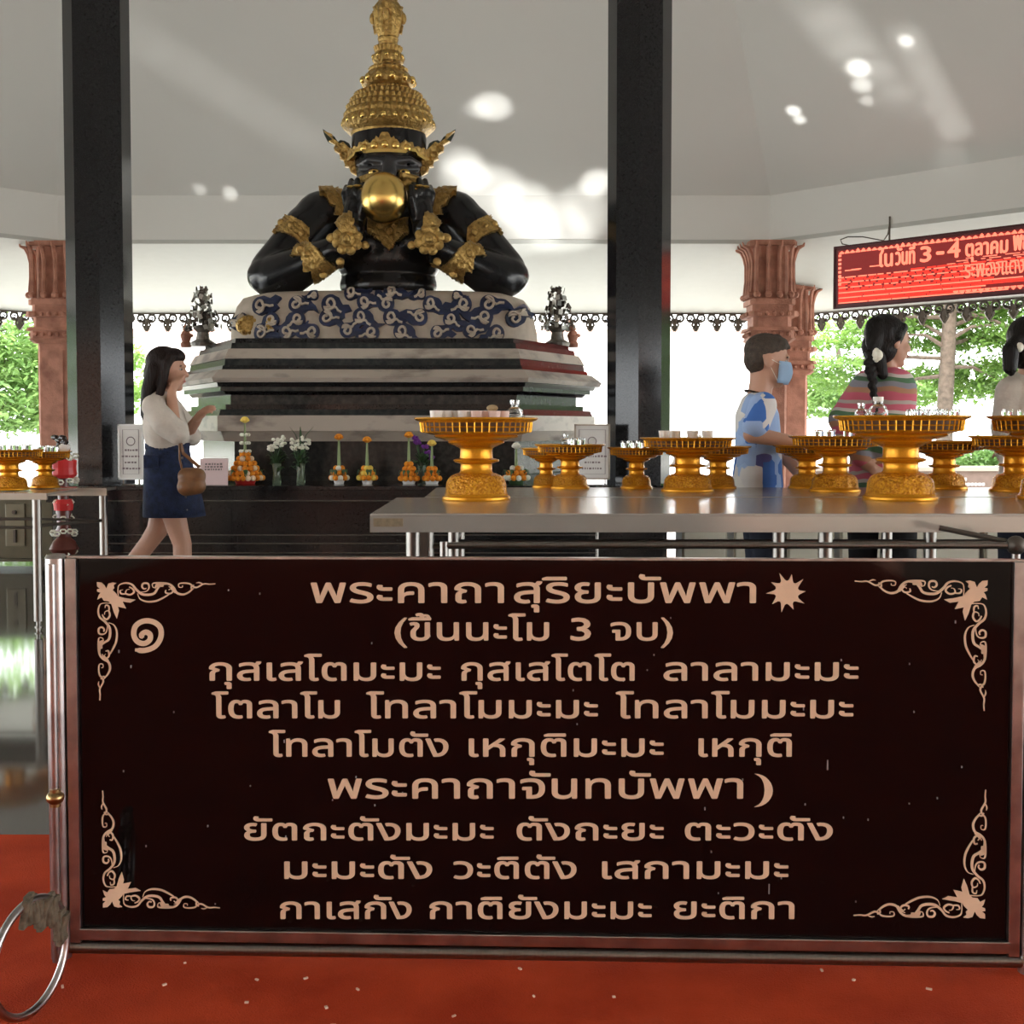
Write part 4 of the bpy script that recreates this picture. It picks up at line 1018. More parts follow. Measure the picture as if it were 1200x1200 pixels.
def notice(label, px0_, px1_, ytop, tilt, m, frame=None, y=YA-.05, lines=4, emblem=True):
    c = A((px0_+px1_)/2, y); Wd = (px1_-px0_)*y/F; Hh = (Zat(ytop, y)-ZP)
    t = thing('notice_board', label, 'notice', (c.x, y, ZP)); Rm = Matrix.Rotation(tilt, 4, 'X')
    mb = MB(); mb.bbox(-Wd/2, Wd/2, 0, .012, .04 if frame else .0, Hh); mb.xf(Rm); mb.build('sheet', m, t, local=True)
    if frame:
        mb = MB(); e = .012
        for a in ((-Wd/2, -Wd/2+e, .04, Hh), (Wd/2-e, Wd/2, .04, Hh), (-Wd/2, Wd/2, .04, .04+e), (-Wd/2, Wd/2, Hh-e, Hh)): mb.bbox(a[0], a[1], -.008, .014, a[2], a[3])
        mb.xf(Rm); mb.build('frame', frame, t, local=True)
        mb = MB(); mb.bbox(-Wd/2+.03, -Wd/2+.04, .0, .01, 0, .045); mb.bbox(Wd/2-.04, Wd/2-.03, .0, .01, 0, .045); mb.bbox(-Wd/2+.02, Wd/2-.02, 0, .08, 0, .006); mb.build('stand', STEEL, t, local=True)
    mb = MB(); zt_ = Hh*.8
    rnd = random.Random(px0_)
    if emblem:
        mb.tube([(.03*math.cos(a), -.003, Hh*.72+.03*math.sin(a)) for a in [2*PI*i/14 for i in range(14)]], .003, n=4, closed=True)
        mb.tube([(-.5*Wd+.035, -.003, .08), (-.5*Wd+.035, -.003, Hh-.04), (.5*Wd-.035, -.003, Hh-.04), (.5*Wd-.035, -.003, .08)], .002, n=4, closed=True)
    for k in range(lines):
        z = Hh*(.56 if emblem else .75)-k*Hh*.1; ww = Wd*rnd.uniform(.2, .36); x = -ww
        while x < ww:
            l = rnd.uniform(.006, .02); mb.bbox(x, x+l, -.003, .0, z, z+.010+.004*rnd.random()); x += l+.008
    mb.xf(Rm); mb.build('print', INK, t, local=True)
notice('white framed notice at the foot of the left granite pillar behind the woman', 138, 168, 497, 0, PAPER, WHITEP, YA-.2)
notice('pinkish paper sign leaning beside the woman with the brown bag', 233, 266, 537, -.12, PINKP, None, YA-.15, 3, False)
notice('white framed notice at the foot of the right granite pillar', 673, 715, 497, 0, PAPER, CREAM, YA-.2)

# ------------------------------------------------------------------ red LED screen under the right-hand beam
LA = P(979, 325, 13.33); LB_ = P(1200, 303, 11.82); LA.z = LB_.z = 0
LM, lu, ln, LL = plane_map(LA, LB_)
lrz = math.atan2(lu.y, lu.x); LT = LM(981, 291)[1]; LBz = LM(981, 360)[1]; LW = 3.9
scr = thing('led_screen', 'long red scrolling text screen hanging under the beam on the right', 'screen', (LA.x, LA.y, LBz), lrz)
HS = LT-LBz
def LBd(mb, name, m, parent=scr, **k):
    return mb.build(name, m, parent, local=True, **k)
mb = MB(); mb.bbox(0, LW, 0, .09, 0, HS); LBd(mb, 'housing', mat('dark_red_housing', (.10, .008, .01), .4))
mb = MB()
for a in ((0, LW, -.02, .0), (0, LW, HS, HS+.02)): mb.bbox(a[0], a[1], -.01, .1, a[2], a[3])
mb.bbox(-.02, 0, -.01, .1, -.02, HS+.02); mb.bbox(LW, LW+.02, -.01, .1, -.02, HS+.02); LBd(mb, 'screen_frame', mat('dark_maroon_metal', (.06, .012, .014), .4, .3))
LED1 = mat('led_pink', (1, .3, .2), .5, emit=(1, .17, .10), estr=.42); LED2 = mat('led_red', (1, .05, .03), .5, emit=(1, .022, .01), estr=.45); LED3 = mat('led_dim', (.2, .02, .02), .5, emit=(.8, .02, .02), estr=.05)
mb = MB(); mb.bbox(.03, LW-.03, -.003, .001, .03, HS-.03); LBd(mb, 'led_matrix', LED3)
def LMl(px_, py_):
    u, z = LM(px_, py_); return u, z-LBz
mb = MB(); x = .05; k = 0; rnd = random.Random(4)
while x < LW-.08:       # flame border along the top and bottom
    h = rnd.choice((.022, .03, .036)); 
    for z0, sg in ((HS-.062, 1), (.062, -1)):
        if sg < 0 and x < 1.35: continue
        mb.bbox(x, x+.058, -.006, -.003, z0-.008, z0+.008); mb.bbox(x+.012, x+.046, -.006, -.003, min(z0, z0+sg*h*.7), max(z0, z0+sg*h*.7)); mb.bbox(x+.022, x+.036, -.006, -.003, min(z0, z0+sg*h), max(z0, z0+sg*h))
    x += .066
z = .2
for i in range(8): mb.bbox(.04, .075, -.006, -.003, HS-.10-i*.045, HS-.075-i*.045)
stuff(LBd(mb, 'flame_border', LED1))
def led_words(lst, m, nm='scrolling_word', thick=.03):
    for s_, x0_, x1_, b0, b1, em in lst:
        mb = MB(); word(mb, LMl, s_, x0_, x1_, b0, em, bold=thick, y=-.006, sl0=b1); LBd(mb, nm, m)
led_words([('ใน', 1030, 1046, 312.5, 311.5, .24), ('วันที่', 1050, 1072, 310.5, 308.5, .24), ('3', 1079, 1091, 307, 306, .225), ('-', 1098, 1106, 303, 302.5, .25), ('4', 1111, 1125, 302.5, 301, .235), ('ตุลาคม', 1132, 1181, 300.5, 295.5, .22), ('พฤศจิกายน', 1188, 1262, 293.5, 285, .26)], LED1)
led_words([('ระพองแดงขาว', 1131, 1225, 326, 317, .235)], LED1, thick=.008)
mb = MB(); mr = MB()
for i in range(17):      # the ghosted rows of the refresh, brightest at the lower left
    z = .035+i*.0185; xe = 1.55 if i < 5 else 1.75 if i < 11 else 2.3; xs = .045 if i < 16 else .9
    x = xs
    while x < xe+rnd.uniform(-.1, .2):
        l = rnd.uniform(.15, .6) if i < 8 else rnd.uniform(.03, .16)
        (mb if (i % 3 == 0) else mr).bbox(x, x+l, -.005, -.003, z, z+.0125); x += l+(.012 if i < 8 else rnd.uniform(.01, .04))
for i in range(3):
    x = 1.3+.1*i
    while x < LW-.2: l = rnd.uniform(.04, .18); mb.bbox(x, x+l, -.005, -.003, .345+i*.02, .354+i*.02); x += l+rnd.uniform(.02, .14)
for (a_, b_) in ((.12, .30), (.42, .55), (.2, .32)): mb.bbox(a_, b_, -.005, -.003, HS-.27+.06*a_, HS-.258+.06*a_)
stuff(LBd(mr, 'ghost_rows', LED2)); stuff(LBd(mb, 'ghost_row_highlights', LED1))
for x_ in (.62, LW-.5):
    mb = MB(); mb.cyl((x_, .05, HS), (x_, .05, ZB-LBz+.12), .010, n=8); LBd(mb, 'hanger_rod', IRON)
mb = MB(); mb.tube([(.18, .05, HS+.01), (.05, .05, HS+.05), (.03, .05, HS+.10), (.12, .05, HS+.12), (.3, .05, HS+.10), (.55, .05, HS+.03), (.6, .05, HS+.09), (.62, .05, HS+.2)], .007, n=6); LBd(mb, 'power_cable', IRON)

# ------------------------------------------------------------------ left corner: steel cabinet, ribboned post
yc = 9.3
cx0, cx1 = Xat(-60, yc), Xat(60, yc); zc0, zc1 = Zat(655, yc), .50
t = thing('steel_cabinet', 'olive metal cabinet with a lock plate behind the left table', 'cabinet', (cx0, yc, 0))
M1 = mat('olive_enamel', (.10, .095, .06), .35, .3, var=.2)
mb = MB(); mb.bbox(cx0, cx1, yc, yc+.5, zc0, zc1+.06); mb.build('body', M1, t, bevel=.006)
a, b = Xat(5, yc), Xat(28, yc)
mb = MB(); mb.bbox(a, b, yc-.012, yc, Zat(640, yc), Zat(590, yc)); d = mb.build('lock_plate', mat('olive_light', (.17, .16, .11), .35, .3), t, bevel=.004)
mb = MB(); q = Vector(((a+b)/2, yc-.014, Zat(600, yc))); mb.cyl(q, q+Vector((0, -.02, 0)), .016, n=14); mb.box((q.x, yc-.02, Zat(628, yc)), (.02, .016, .10)); mb.build('lock', IRON, d)
mb = MB()
for x_ in (cx0+.1, cx1-.12): mb.bbox(x_-.04, x_+.04, yc+.02, yc+.1, 0, zc0); mb.bbox(x_-.04, x_+.04, yc+.4, yc+.48, 0, zc0)
mb.build('feet', IRON, t); mb = MB(); mb.bbox(cx0-.01, cx1+.01, yc-.015, yc+.5, zc0-.02, zc0); mb.build('plinth_strip', M1, t)
yp = 8.0; pxx = Xat(73, yp); q = lambda y_: Zat(y_, yp)
t = thing('offering_post', 'turned dark wooden post hung with red cloth and white ribbon bows', 'post', (pxx, yp, 0))
RW = mat('dark_red_wood', (.10, .022, .015), .3)
mb = MB(); mb.lathe([(.10, 0), (.11, .03), (.06, .08), (.05, q(655)), (.07, q(650)), (.095, q(643)), (.07, q(634)), (.045, q(630)), (.055, q(622)), (.04, q(616)), (.05, q(600)), (.035, q(585)), (.04, q(540)), (.05, q(525)), (.03, q(520)), (.01, q(517))], (pxx, yp, 0), n=20); mb.build('turned_post', RW, t, smooth=True)
mb = MB(); mb.lathe([(.075, q(560)), (.09, q(556)), (.085, q(548)), (.09, q(540)), (.07, q(538))], (pxx, yp, 0), n=16); mb.build('red_cloth', REDP, t)
mb = MB(); mb.lathe([(.06, q(598)), (.065, q(590)), (.055, q(585))], (pxx, yp, 0), n=16); mb.build('red_cloth', REDP, t)
mb = MB(); rnd = random.Random(6)
for y_, n_, r_ in ((536, 9, .085), (563, 9, .085), (590, 6, .05), (605, 5, .05), (624, 10, .07), (646, 6, .07)):
    for i in range(n_):
        a = 2*PI*i/n_; c = Vector((pxx+r_*math.cos(a), yp+r_*math.sin(a), q(y_)+rnd.uniform(-.015, .015)))
        mb.tube([c+Vector((.02*math.cos(b), 0, .014*math.sin(b))) for b in [2*PI*k/6 for k in range(6)]], .006, n=4, closed=True)
mb.build('ribbon_bows', WFLOW, t)
mb = MB(); 
for i in range(8): mb.sphere((pxx+rnd.uniform(-.05, .05), yp+rnd.uniform(-.04, .04), q(517)+rnd.uniform(-.01, .03)), (.025, .02, .018), 8, 5)
mb.build('dark_tassel', EYED, t)

# beige cabinets low behind the tables on the right
CAB = mat('beige_laminate', (.36, .34, .27), .5, var=.1)
ycab = 8.9
for i, (a_, b_) in enumerate(((800, 853), (861, 920), (924, 979), (986, 1040), (1046, 1084), (1092, 1150), (1156, 1215))):
    X0, X1 = Xat(a_, ycab), Xat(b_, ycab)
    t = thing('low_cabinet', 'beige low cabinet under the tables, '+['just right of the granite pillar', 'behind the legs of the boy', 'second from the boy going right', 'left of the girl in black trousers', 'behind the girl in black trousers', 'second from the right edge', 'at the right edge'][i], 'cabinet', (X0, ycab, 0), 0, 'beige cabinets behind the tables')
    mb = MB(); mb.bbox(X0, X1, ycab, ycab+.35, .05, .56); mb.build('body', CAB, t)
    mb = MB(); mb.bbox(X0+.015, X1-.015, ycab-.014, ycab, .08, .53); d = mb.build('door', mat('beige_door', (.42, .40, .32), .45) if i == 0 else bpy.data.materials['beige_door'], t, bevel=.003)
    mb = MB(); mb.cyl((X1-.05, ycab-.03, .40), (X1-.05, ycab-.03, .48), .006, n=6); mb.build('handle', STEEL, d)
    mb = MB(); mb.bbox(X0+.01, X1-.01, ycab+.02, ycab+.33, 0, .05); mb.build('toe_kick', IRON, t)

# ------------------------------------------------------------------ outside: wall, hedge, trees, white hall
t = thing('planter_wall', 'low brown garden wall with small white plaques beyond the tables at right', 'wall', (4, 18.6, 0))
yw = 18.6; mb = MB(); mb.bbox(Xat(940, yw), Xat(1330, yw), yw, yw+.35, -.13, Zat(552, yw)); mb.build('wall_body', mat('brown_wall', (.13, .085, .065), .7, var=.2), t)
mb = MB(); mb.bbox(Xat(938, yw), Xat(1332, yw), yw-.04, yw+.39, Zat(552, yw), Zat(547, yw)); mb.build('coping', mat('wall_coping', (.24, .2, .16), .7), t)
mb = MB(); 
for x_, w_ in ((1120, 30), (1143, 26)):
    for k in range(6): mb.bbox(Xat(x_-w_/2+k*w_/6, yw), Xat(x_-w_/2+(k+.7)*w_/6, yw), yw-.008, yw, Zat(563+6*(x_ > 1130), yw), Zat(560+6*(x_ > 1130), yw))
mb.build('plaque_lettering', WHITEP, t)
LEAFM = mat('sunlit_leaf', (.16, .28, .06), .5, col2=(.06, .14, .025), vscale=2.2, cramp=(.35, .6), transl=.45)
LEAFL = mat('bright_leaf', (.23, .36, .11), .5, col2=(.09, .20, .05), vscale=1.5, transl=.45)
BARK = mat('grey_bark', (.13, .10, .075), .85, var=.4, vscale=12, bump=.5)
def leaves(name, m, parent, pads, n, size, seed):
    rnd = random.Random(seed); vs = []; fs = []
    tot = sum(p[3]*p[4] for p in pads)
    for (x, y, z, rx, rz_) in pads:
        for _ in range(int(n*rx*rz_/tot)):
            a = rnd.uniform(0, 2*PI); r = math.sqrt(rnd.random())
            c = Vector((x+rx*r*math.cos(a), y+rx*.8*r*math.sin(a), z+rz_*rnd.gauss(0, .45)))
            s_ = size*rnd.uniform(.6, 1.3); R_ = Euler((rnd.uniform(-.9, .9), rnd.uniform(-.9, .9), rnd.uniform(0, 6.28))).to_matrix()
            o = len(vs); vs += [c+R_ @ Vector(v) for v in ((-s_, 0, 0), (0, -s_*.42, .12*s_), (s_, 0, 0), (0, s_*.42, .12*s_))]; fs += [(o, o+1, o+2), (o, o+2, o+3)]
    mb = MB(); mb.v = vs; mb.f = fs; o = mb.build(name, m, parent); stuff(o); return o
def pads_for(pts, Y): return [(Xat(px_, Y+dy), Y+dy, Zat(py_, Y+dy), rx, rz_) for px_, py_, rx, rz_, dy in pts]
# right tree with tiered branches
YT = 23.0
t = thing('shade_tree', 'tall tree with a straight trunk and tiered green branches beyond the right tables', 'tree', (Xat(1108, YT), YT, -.12), 0, 'trees outside the pavilion')
mb = MB(); mb.tube([(Xat(1107, YT), YT, -.12), (Xat(1107, YT), YT, Zat(480, YT)), (Xat(1110, YT), YT, Zat(400, YT)), (Xat(1112, YT), YT, Zat(340, YT)), (Xat(1113, YT), YT, 6.5)], [.17, .15, .14, .12, .06], n=12); mb.build('trunk', BARK, t, smooth=True)
mb = MB()
for y0_, x1_, y1_, dy in ((408, 1060, 392, 0), (400, 1170, 380, -.5), (395, 1040, 372, .5), (405, 1175, 400, .8), (385, 1215, 355, 0), (430, 1170, 445, 0), (440, 1040, 462, .3), (372, 1000, 385, .2), (420, 960, 430, -.3), (360, 1230, 410, -.5)):
    a = P(1109, y0_, YT); b = P(x1_, y1_, YT+dy); m_ = (a+b)/2+Vector((0, 0, .12)); mb.tube([a, m_, b], [.05, .035, .012], n=6)
mb.build('branches', BARK, t, smooth=True)
rp = [(970, 402, .9, .16, 0), (1010, 385, 1.2, .2, .6), (955, 440, .8, .15, .3), (985, 425, 1.1, .16, -.4), (1000, 455, .8, .14, .4), (1060, 380, 1.2, .2, 1), (1070, 405, 1.0, .16, 1), (1080, 440, .9, .2, 1.2), (1085, 470, .7, .14, 1.3), (1150, 370, 1.4, .25, .8), (1160, 400, 1.3, .22, 1), (1180, 430, 1.3, .2, .8), (1150, 450, 1.0, .2, 1), (1180, 460, 1.1, .18, 1), (1130, 345, 1.6, .3, 1), (1050, 350, 1.3, .2, 1.4), (1220, 390, 1.5, .3, 0), (1230, 440, 1.4, .3, 0), (1120, 300, 1.8, .4, 0), (1200, 310, 2, .4, 0), (1015, 490, .5, .12, 1)]
leaves('foliage', LEAFM, t, pads_for(rp, YT), 26000, .075, 21)
YB = 27.0
t = thing('shade_tree', 'blue green leafy tree low behind the terracotta column and the boy', 'tree', (Xat(985, YB), YB, -.12), 0, 'trees outside the pavilion')
mb = MB(); mb.tube([(Xat(985, YB), YB, -.12), (Xat(990, YB), YB, 1.5), (Xat(980, YB), YB, 3)], [.12, .1, .05], n=8); mb.build('trunk', BARK, t)
leaves('foliage', LEAFL, t, pads_for([(960, 470, .8, .2, 0), (985, 460, .8, .2, 0), (955, 448, .6, .14, 0), (975, 485, .6, .1, 0), (1030, 470, .7, .2, 0), (1070, 455, .8, .3, 0)], YB), 5000, .08, 5)
# left trees
for (px_, lab, YL, pl, n_, sd) in ((-30, 'large bright green tree beyond the eaves at the far left edge', 21., [(0, 400, 1.1, .2, 0), (25, 420, 1.2, .25, .5), (-10, 440, 1.3, .25, 0), (30, 450, 1.1, .22, .4), (10, 470, 1.2, .2, 0), (35, 480, 1.0, .2, .6), (60, 395, 1.2, .2, 1), (20, 385, 1.0, .16, .4), (5, 495, 1.2, .18, 1), (45, 500, .9, .16, .2), (-60, 420, 1.8, .5, 0), (-50, 470, 1.8, .5, 0), (20, 340, 2, .4, .5), (75, 440, 1.2, .3, 1)], 12500, 31),
                                    (110, 'green tree seen behind the left granite pillar', 24., [(100, 420, 1.2, .3, 0), (115, 460, 1.2, .3, 0), (95, 490, 1.0, .2, 0)], 5000, 33)):
    t = thing('shade_tree', lab, 'tree', (Xat(px_, YL), YL, -.12), 0, 'trees outside the pavilion')
    mb = MB(); mb.tube([(Xat(px_, YL), YL, -.12), (Xat(px_+8, YL), YL, 1.5), (Xat(px_+4, YL), YL, 4)], [.16, .13, .06], n=10)
    for x1_, y1_ in ((20, 420), (40, 440), (10, 385), (35, 470)) if px_ < 0 else ((100, 430), (115, 460)):
        a = P(px_+6, y1_+25, YL); b = P(x1_, y1_, YL); mb.tube([a, (a+b)/2+Vector((0, 0, .1)), b], [.05, .03, .01], n=5)
    mb.build('trunk', BARK, t, smooth=True); leaves('foliage', LEAFL if px_ < 0 else LEAFM, t, pads_for(pl, YL), n_, .085, sd)
# unseen trees added off to both sides for plinth and pillar gloss to reflect
for i, (x_, y_) in enumerate(((-14.5, 22), (-20.5, 24), (-26.5, 21), (-17.5, 30.5), (-24.5, 30), (13.5, 20.5), (19, 23), (18, 16.5))):
    t = thing('shade_tree', 'added unseen green tree off to the '+['left of the pavilion, nearest the corner column', 'left of the pavilion, behind the nearest one', 'left of the pavilion, furthest left', 'left of the pavilion, furthest back', 'left of the pavilion, far left and back', 'right of the pavilion, nearest the back', 'right of the pavilion, furthest right', 'right of the pavilion, nearest the viewer'][i], 'tree', (x_, y_, -.12), 0, 'trees outside the pavilion')
    mb = MB(); mb.tube([(x_, y_, -.12), (x_+.1, y_, 2), (x_, y_, 5)], [.2, .16, .08], n=10); mb.build('trunk', BARK, t, smooth=True)
    leaves('foliage', LEAFM, t, [(x_, y_, 1.2, 2.6, .6), (x_+.5, y_, 2.4, 2.8, .7), (x_-.4, y_, 3.6, 2.8, .7), (x_, y_, 4.8, 2.3, .7)], 3800, .24, 60+i)
# clipped bushes low beyond the wall
for i, (px_, lab) in enumerate(((1040, 'rounded bright bush beyond the brown wall, left of the hidden trays'), (1150, 'rounded bright bush beyond the brown wall near the right edge'))):
    t = thing('garden_bush', lab, 'bush', (Xat(px_, 20), 20, -.12)); mb = MB(); mb.tube([(Xat(px_, 20), 20, -.12), (Xat(px_, 20), 20, .4)], .04, n=6); mb.build('stem', BARK, t)
    leaves('foliage', LEAFL, t, pads_for([(px_, 540, .5, .22, 0), (px_+10, 530, .4, .15, 0), (px_-12, 548, .4, .15, 0)], 20.), 2500, .05, 40+i)
# white hall behind
yh = 44.0
t = thing('white_hall', 'bright white hall with a pinkish roof band and grey framed doorway', 'building', (Xat(800, yh), yh, -.12))
WH = mat('sunlit_white_wall', (.86, .85, .82), .8)
PK = mat('pink_band', (.75, .48, .40), .8)
X0, X1 = Xat(140, yh), Xat(905, yh)
mb = MB(); mb.bbox(X0, X1, yh, yh+8, -.12, Zat(392, yh)); mb.build('hall_wall', WH, t)
mb = MB(); mb.bbox(X0-.3, X1+.3, yh-.5, yh+8.3, Zat(392, yh), Zat(387, yh)); mb.build('roof_band', PK, t)
mb = MB(); mb.prism([(X0-.5, yh-.7), (X1+.5, yh-.7), (X1+.5, yh+8.5), (X0-.5, yh+8.5)], Zat(387, yh), Zat(366, yh), [(X0+1.5, yh+3.5), (X1-1.5, yh+3.5), (X1-1.5, yh+4.5), (X0+1.5, yh+4.5)]); mb.build('roof', WH, t)
mb = MB(); mb.bbox(X0, X1, yh-.12, yh, Zat(422, yh), Zat(415, yh)); mb.build('string_course', PK, t)
g = lambda x_, y_, o=0: Vector((Xat(x_, yh), yh-.06-o, Zat(y_, yh)))
mb = MB(); pts = [(810, 458), (813, 452), (817, 448), (820, 440), (822, 440), (825, 448), (829, 452), (832, 458)]
mb.tube([g(*p) for p in pts], .055, n=4, closed=True); mb.build('arched_motif', mat('grey_motif', (.35, .34, .36), .7), t)
GF = mat('grey_door_frame', (.16, .16, .17), .6)
mb = MB(); mb.bbox(Xat(806, yh), Xat(833, yh), yh-.1, yh, Zat(479, yh), Zat(473, yh)); mb.bbox(Xat(806, yh), Xat(811, yh), yh-.1, yh, Zat(500, yh), Zat(479, yh)); mb.bbox(Xat(832, yh), Xat(834, yh), yh-.1, yh, Zat(503, yh), Zat(479, yh)); d = mb.build('door_frame', GF, t)
mb = MB(); mb.bbox(Xat(811, yh), Xat(832, yh), yh-.04, yh-.01, Zat(503, yh), Zat(479, yh)); mb.build('door_pane', mat('pale_glass', (.42, .50, .52), .1, spec=.8), d)
mb = MB(); mb.bbox(Xat(818, yh), Xat(821, yh), yh-.08, yh-.04, Zat(500, yh), Zat(485, yh)); mb.build('mullion', GF, d)
# far items by the hall
t = thing('parked_motorcycle', 'dark motorbike parked before the white hall beyond the tables', 'motorbike', (Xat(800, 36), 36, -.12)); k = 36/F
mb = MB()
for dx in (-.55, .55): mb.tube([(Xat(802, 36)+dx+.28*math.cos(a), 36, .16+.28*math.sin(a)) for a in [2*PI*i/14 for i in range(14)]], .05, n=6, closed=True)
mb.build('wheels', IRON, t); mb = MB(); mb.tube([(Xat(802, 36)+x_, 36, z_) for x_, z_ in ((-.7, .55), (-.3, .62), (0, .5), (.3, .6), (.5, .85))], [.08, .12, .13, .1, .05], n=8); mb.tube([(Xat(802, 36)+.35, 35.7, .95), (Xat(802, 36)+.45, 36, .9), (Xat(802, 36)+.35, 36.3, .95)], .02, n=5); mb.build('bike_body', IRON, t)

# ------------------------------------------------------------------ people (local frame: x forward, y to their left, z up)
def V(*a): return Vector(a)
def add_head(mb, c, s=1., tilt=0.):
    """skull, jaw, nose, chin and ears of a head centred at c, looking along +x"""
    R_ = Matrix.Rotation(tilt, 3, 'Y')
    def q(x, y, z): return V(*c)+R_ @ V(x*s, y*s, z*s)
    mb.sphere(q(-.012, 0, .030), (.098*s, .078*s, .092*s), 20, 14, R_)
    mb.sphere(q(.028, 0, -.025), (.066*s, .060*s, .085*s), 18, 12, R_)
    mb.capsule(q(.045, 0, -.085), q(.062, 0, -.092), .030*s, .022*s, 12)
    mb.capsule(q(-.01, 0, -.055), q(.045, 0, -.085), .050*s, .030*s, 12)
    mb.capsule(q(.086, 0, .010), q(.103, 0, -.022), .010*s, .0135*s, 10)
    mb.sphere(q(.082, 0, .028), (.016*s, .045*s, .014*s), 10, 6, R_)
    mb.sphere(q(.086, 0, -.050), (.012*s, .022*s, .010*s), 10, 6, R_); mb.sphere(q(.083, 0, -.062), (.011*s, .019*s, .008*s), 10, 6, R_)
    for y in (-1, 1):
        mb.sphere(q(-.008, y*.078, -.005), (.020*s, .009*s, .030*s), 10, 7, R_)
        mb.sphere(q(.058, y*.040, -.022), (.028*s, .022*s, .026*s), 10, 6, R_)
    return q
def face_bits(t, q, s):
    for y in (-1, 1):
        mb = MB(); mb.sphere(q(.076, y*.030, .008), (.008*s, .012*s, .006*s), 10, 7); e = mb.build('eye', EYEW, t, local=True, smooth=True)
        mb = MB(); mb.sphere(q(.081, y*.031, .008), (.005*s, .007*s, .006*s), 8, 6); mb.build('iris', EYED, e, local=True, smooth=True)
        mb = MB(); mb.tube([q(.083, y*.018, .025), q(.086, y*.032, .029), (q(.076, y*.048, .025))], .003*s, n=5); mb.build('eyebrow', HAIR, t, local=True)
    mb = MB(); mb.sphere(q(.093, 0, -.056), (.005*s, .018*s, .006*s), 10, 6); mb.build('lips', LIPS, t, local=True, smooth=True)
def add_hand(mb, w, d, up, s=1., curl=.5, side=1):
    """palm and five fingers: w wrist, d direction of the palm, up = back-of-hand normal"""
    w = V(*w); d = V(*d).normalized(); up = V(*up); up = (up-d*up.dot(d)).normalized(); sd = d.cross(up)*side
    mb.capsule(w, w+d*.05*s, .022*s, .026*s, 12)
    for k in range(-1, 2): mb.capsule(w+d*.02*s+sd*.012*k*s, w+d*.078*s+sd*.018*k*s, .015*s, .013*s, 10)
    for k, L in enumerate((.058, .068, .064, .048)):
        o = (k-1.5)*.0175*s; p = w+d*.080*s+sd*o; a = p; dd = d.copy()
        for j, f in enumerate((.45, .32, .23)):
            dd = (dd-up*curl*(.35+.25*j)).normalized(); b = a+dd*L*f*s; mb.capsule(a, b, (.0088-.0008*j)*s, (.0082-.001*j)*s, 8); a = b
    a = w+d*.018*s-sd*.022*s; b = a+(d*.6-sd*.75-up*.2).normalized()*.036*s; c = b+(d*.95-sd*.2-up*.3).normalized()*.030*s
    mb.capsule(a, b, .013*s, .010*s, 10); mb.capsule(b, c, .0098*s, .0075*s, 10)
def limb(mb, pts, rs, n=14):
    for i in range(len(pts)-1): mb.capsule(pts[i], pts[i+1], rs[i], rs[i+1], n)
def stack(mb, rows, h, m=4):
    rows = [tuple(r) for r in rows]
    for i in range(len(rows)-1):
        for k in range(m):
            u = k/m; r = [a+(b-a)*u for a, b in zip(rows[i], rows[i+1])]; mb.sphere((r[3], 0, r[0]), (r[1], r[2], h), 20, 12)
    r = rows[-1]; mb.sphere((r[3], 0, r[0]), (r[1], r[2], h), 20, 12)
def skirt_mesh(rings, n=36, wave=0.):
    mb = MB(); vs = []
    for (cx_, cy_, z, rx, ry) in rings:
        for j in range(n):
            a = 2*PI*j/n; k = 1+wave*math.sin(5*a)*(1-(z-rings[0][2])/(rings[-1][2]-rings[0][2]))
            vs.append(V(cx_+rx*k*math.cos(a), cy_+ry*k*math.sin(a), z))
    m = len(rings); fs = [(i*n+j, i*n+(j+1) % n, (i+1)*n+(j+1) % n, (i+1)*n+j) for i in range(m-1) for j in range(n)]
    inner = [V(v.x*.97+.03*rings[0][0], v.y*.97, v.z) for v in vs[:n]]
    mb.add(vs, fs); return mb

# --- woman in white blouse and denim skirt, walking to the right, hand at her face
W_ = 7.0; wx = Xat(196, W_)
t = thing('person', 'person with long dark hair, cream blouse and short denim skirt walking with a brown bag', 'person', (wx, W_, 0))
hcw = (.012, -.005, Zat(434, W_)); hs = 1.05
mb = MB(); q = add_head(mb, hcw, hs, .06)
mb.capsule(V(-.02, 0, 1.27), V(-.005, 0, 1.37), .050, .046)
stack(mb, ((1.22, .085, .15, -.02), (1.12, .095, .13, -.01), (1.02, .085, .115, 0), (.92, .10, .13, .0), (.83, .115, .145, .0)), .09)
# legs: right (near) leg forward and straight, left leg trailing with the heel lifted
limb(mb, [(.0, -.07, .80), (.075, -.07, .50), (.10, -.07, .42), (.10, -.07, .24), (.115, -.07, .08)], [.085, .062, .054, .052, .034])
limb(mb, [(.0, .07, .80), (-.085, .07, .49), (-.14, .07, .41), (-.25, .07, .27), (-.33, .07, .16)], [.085, .062, .054, .050, .034])
mb.capsule(V(.115, -.07, .045), V(.23, -.07, .025), .036, .024); mb.capsule(V(-.34, .07, .12), V(-.27, .07, .03), .034, .024)
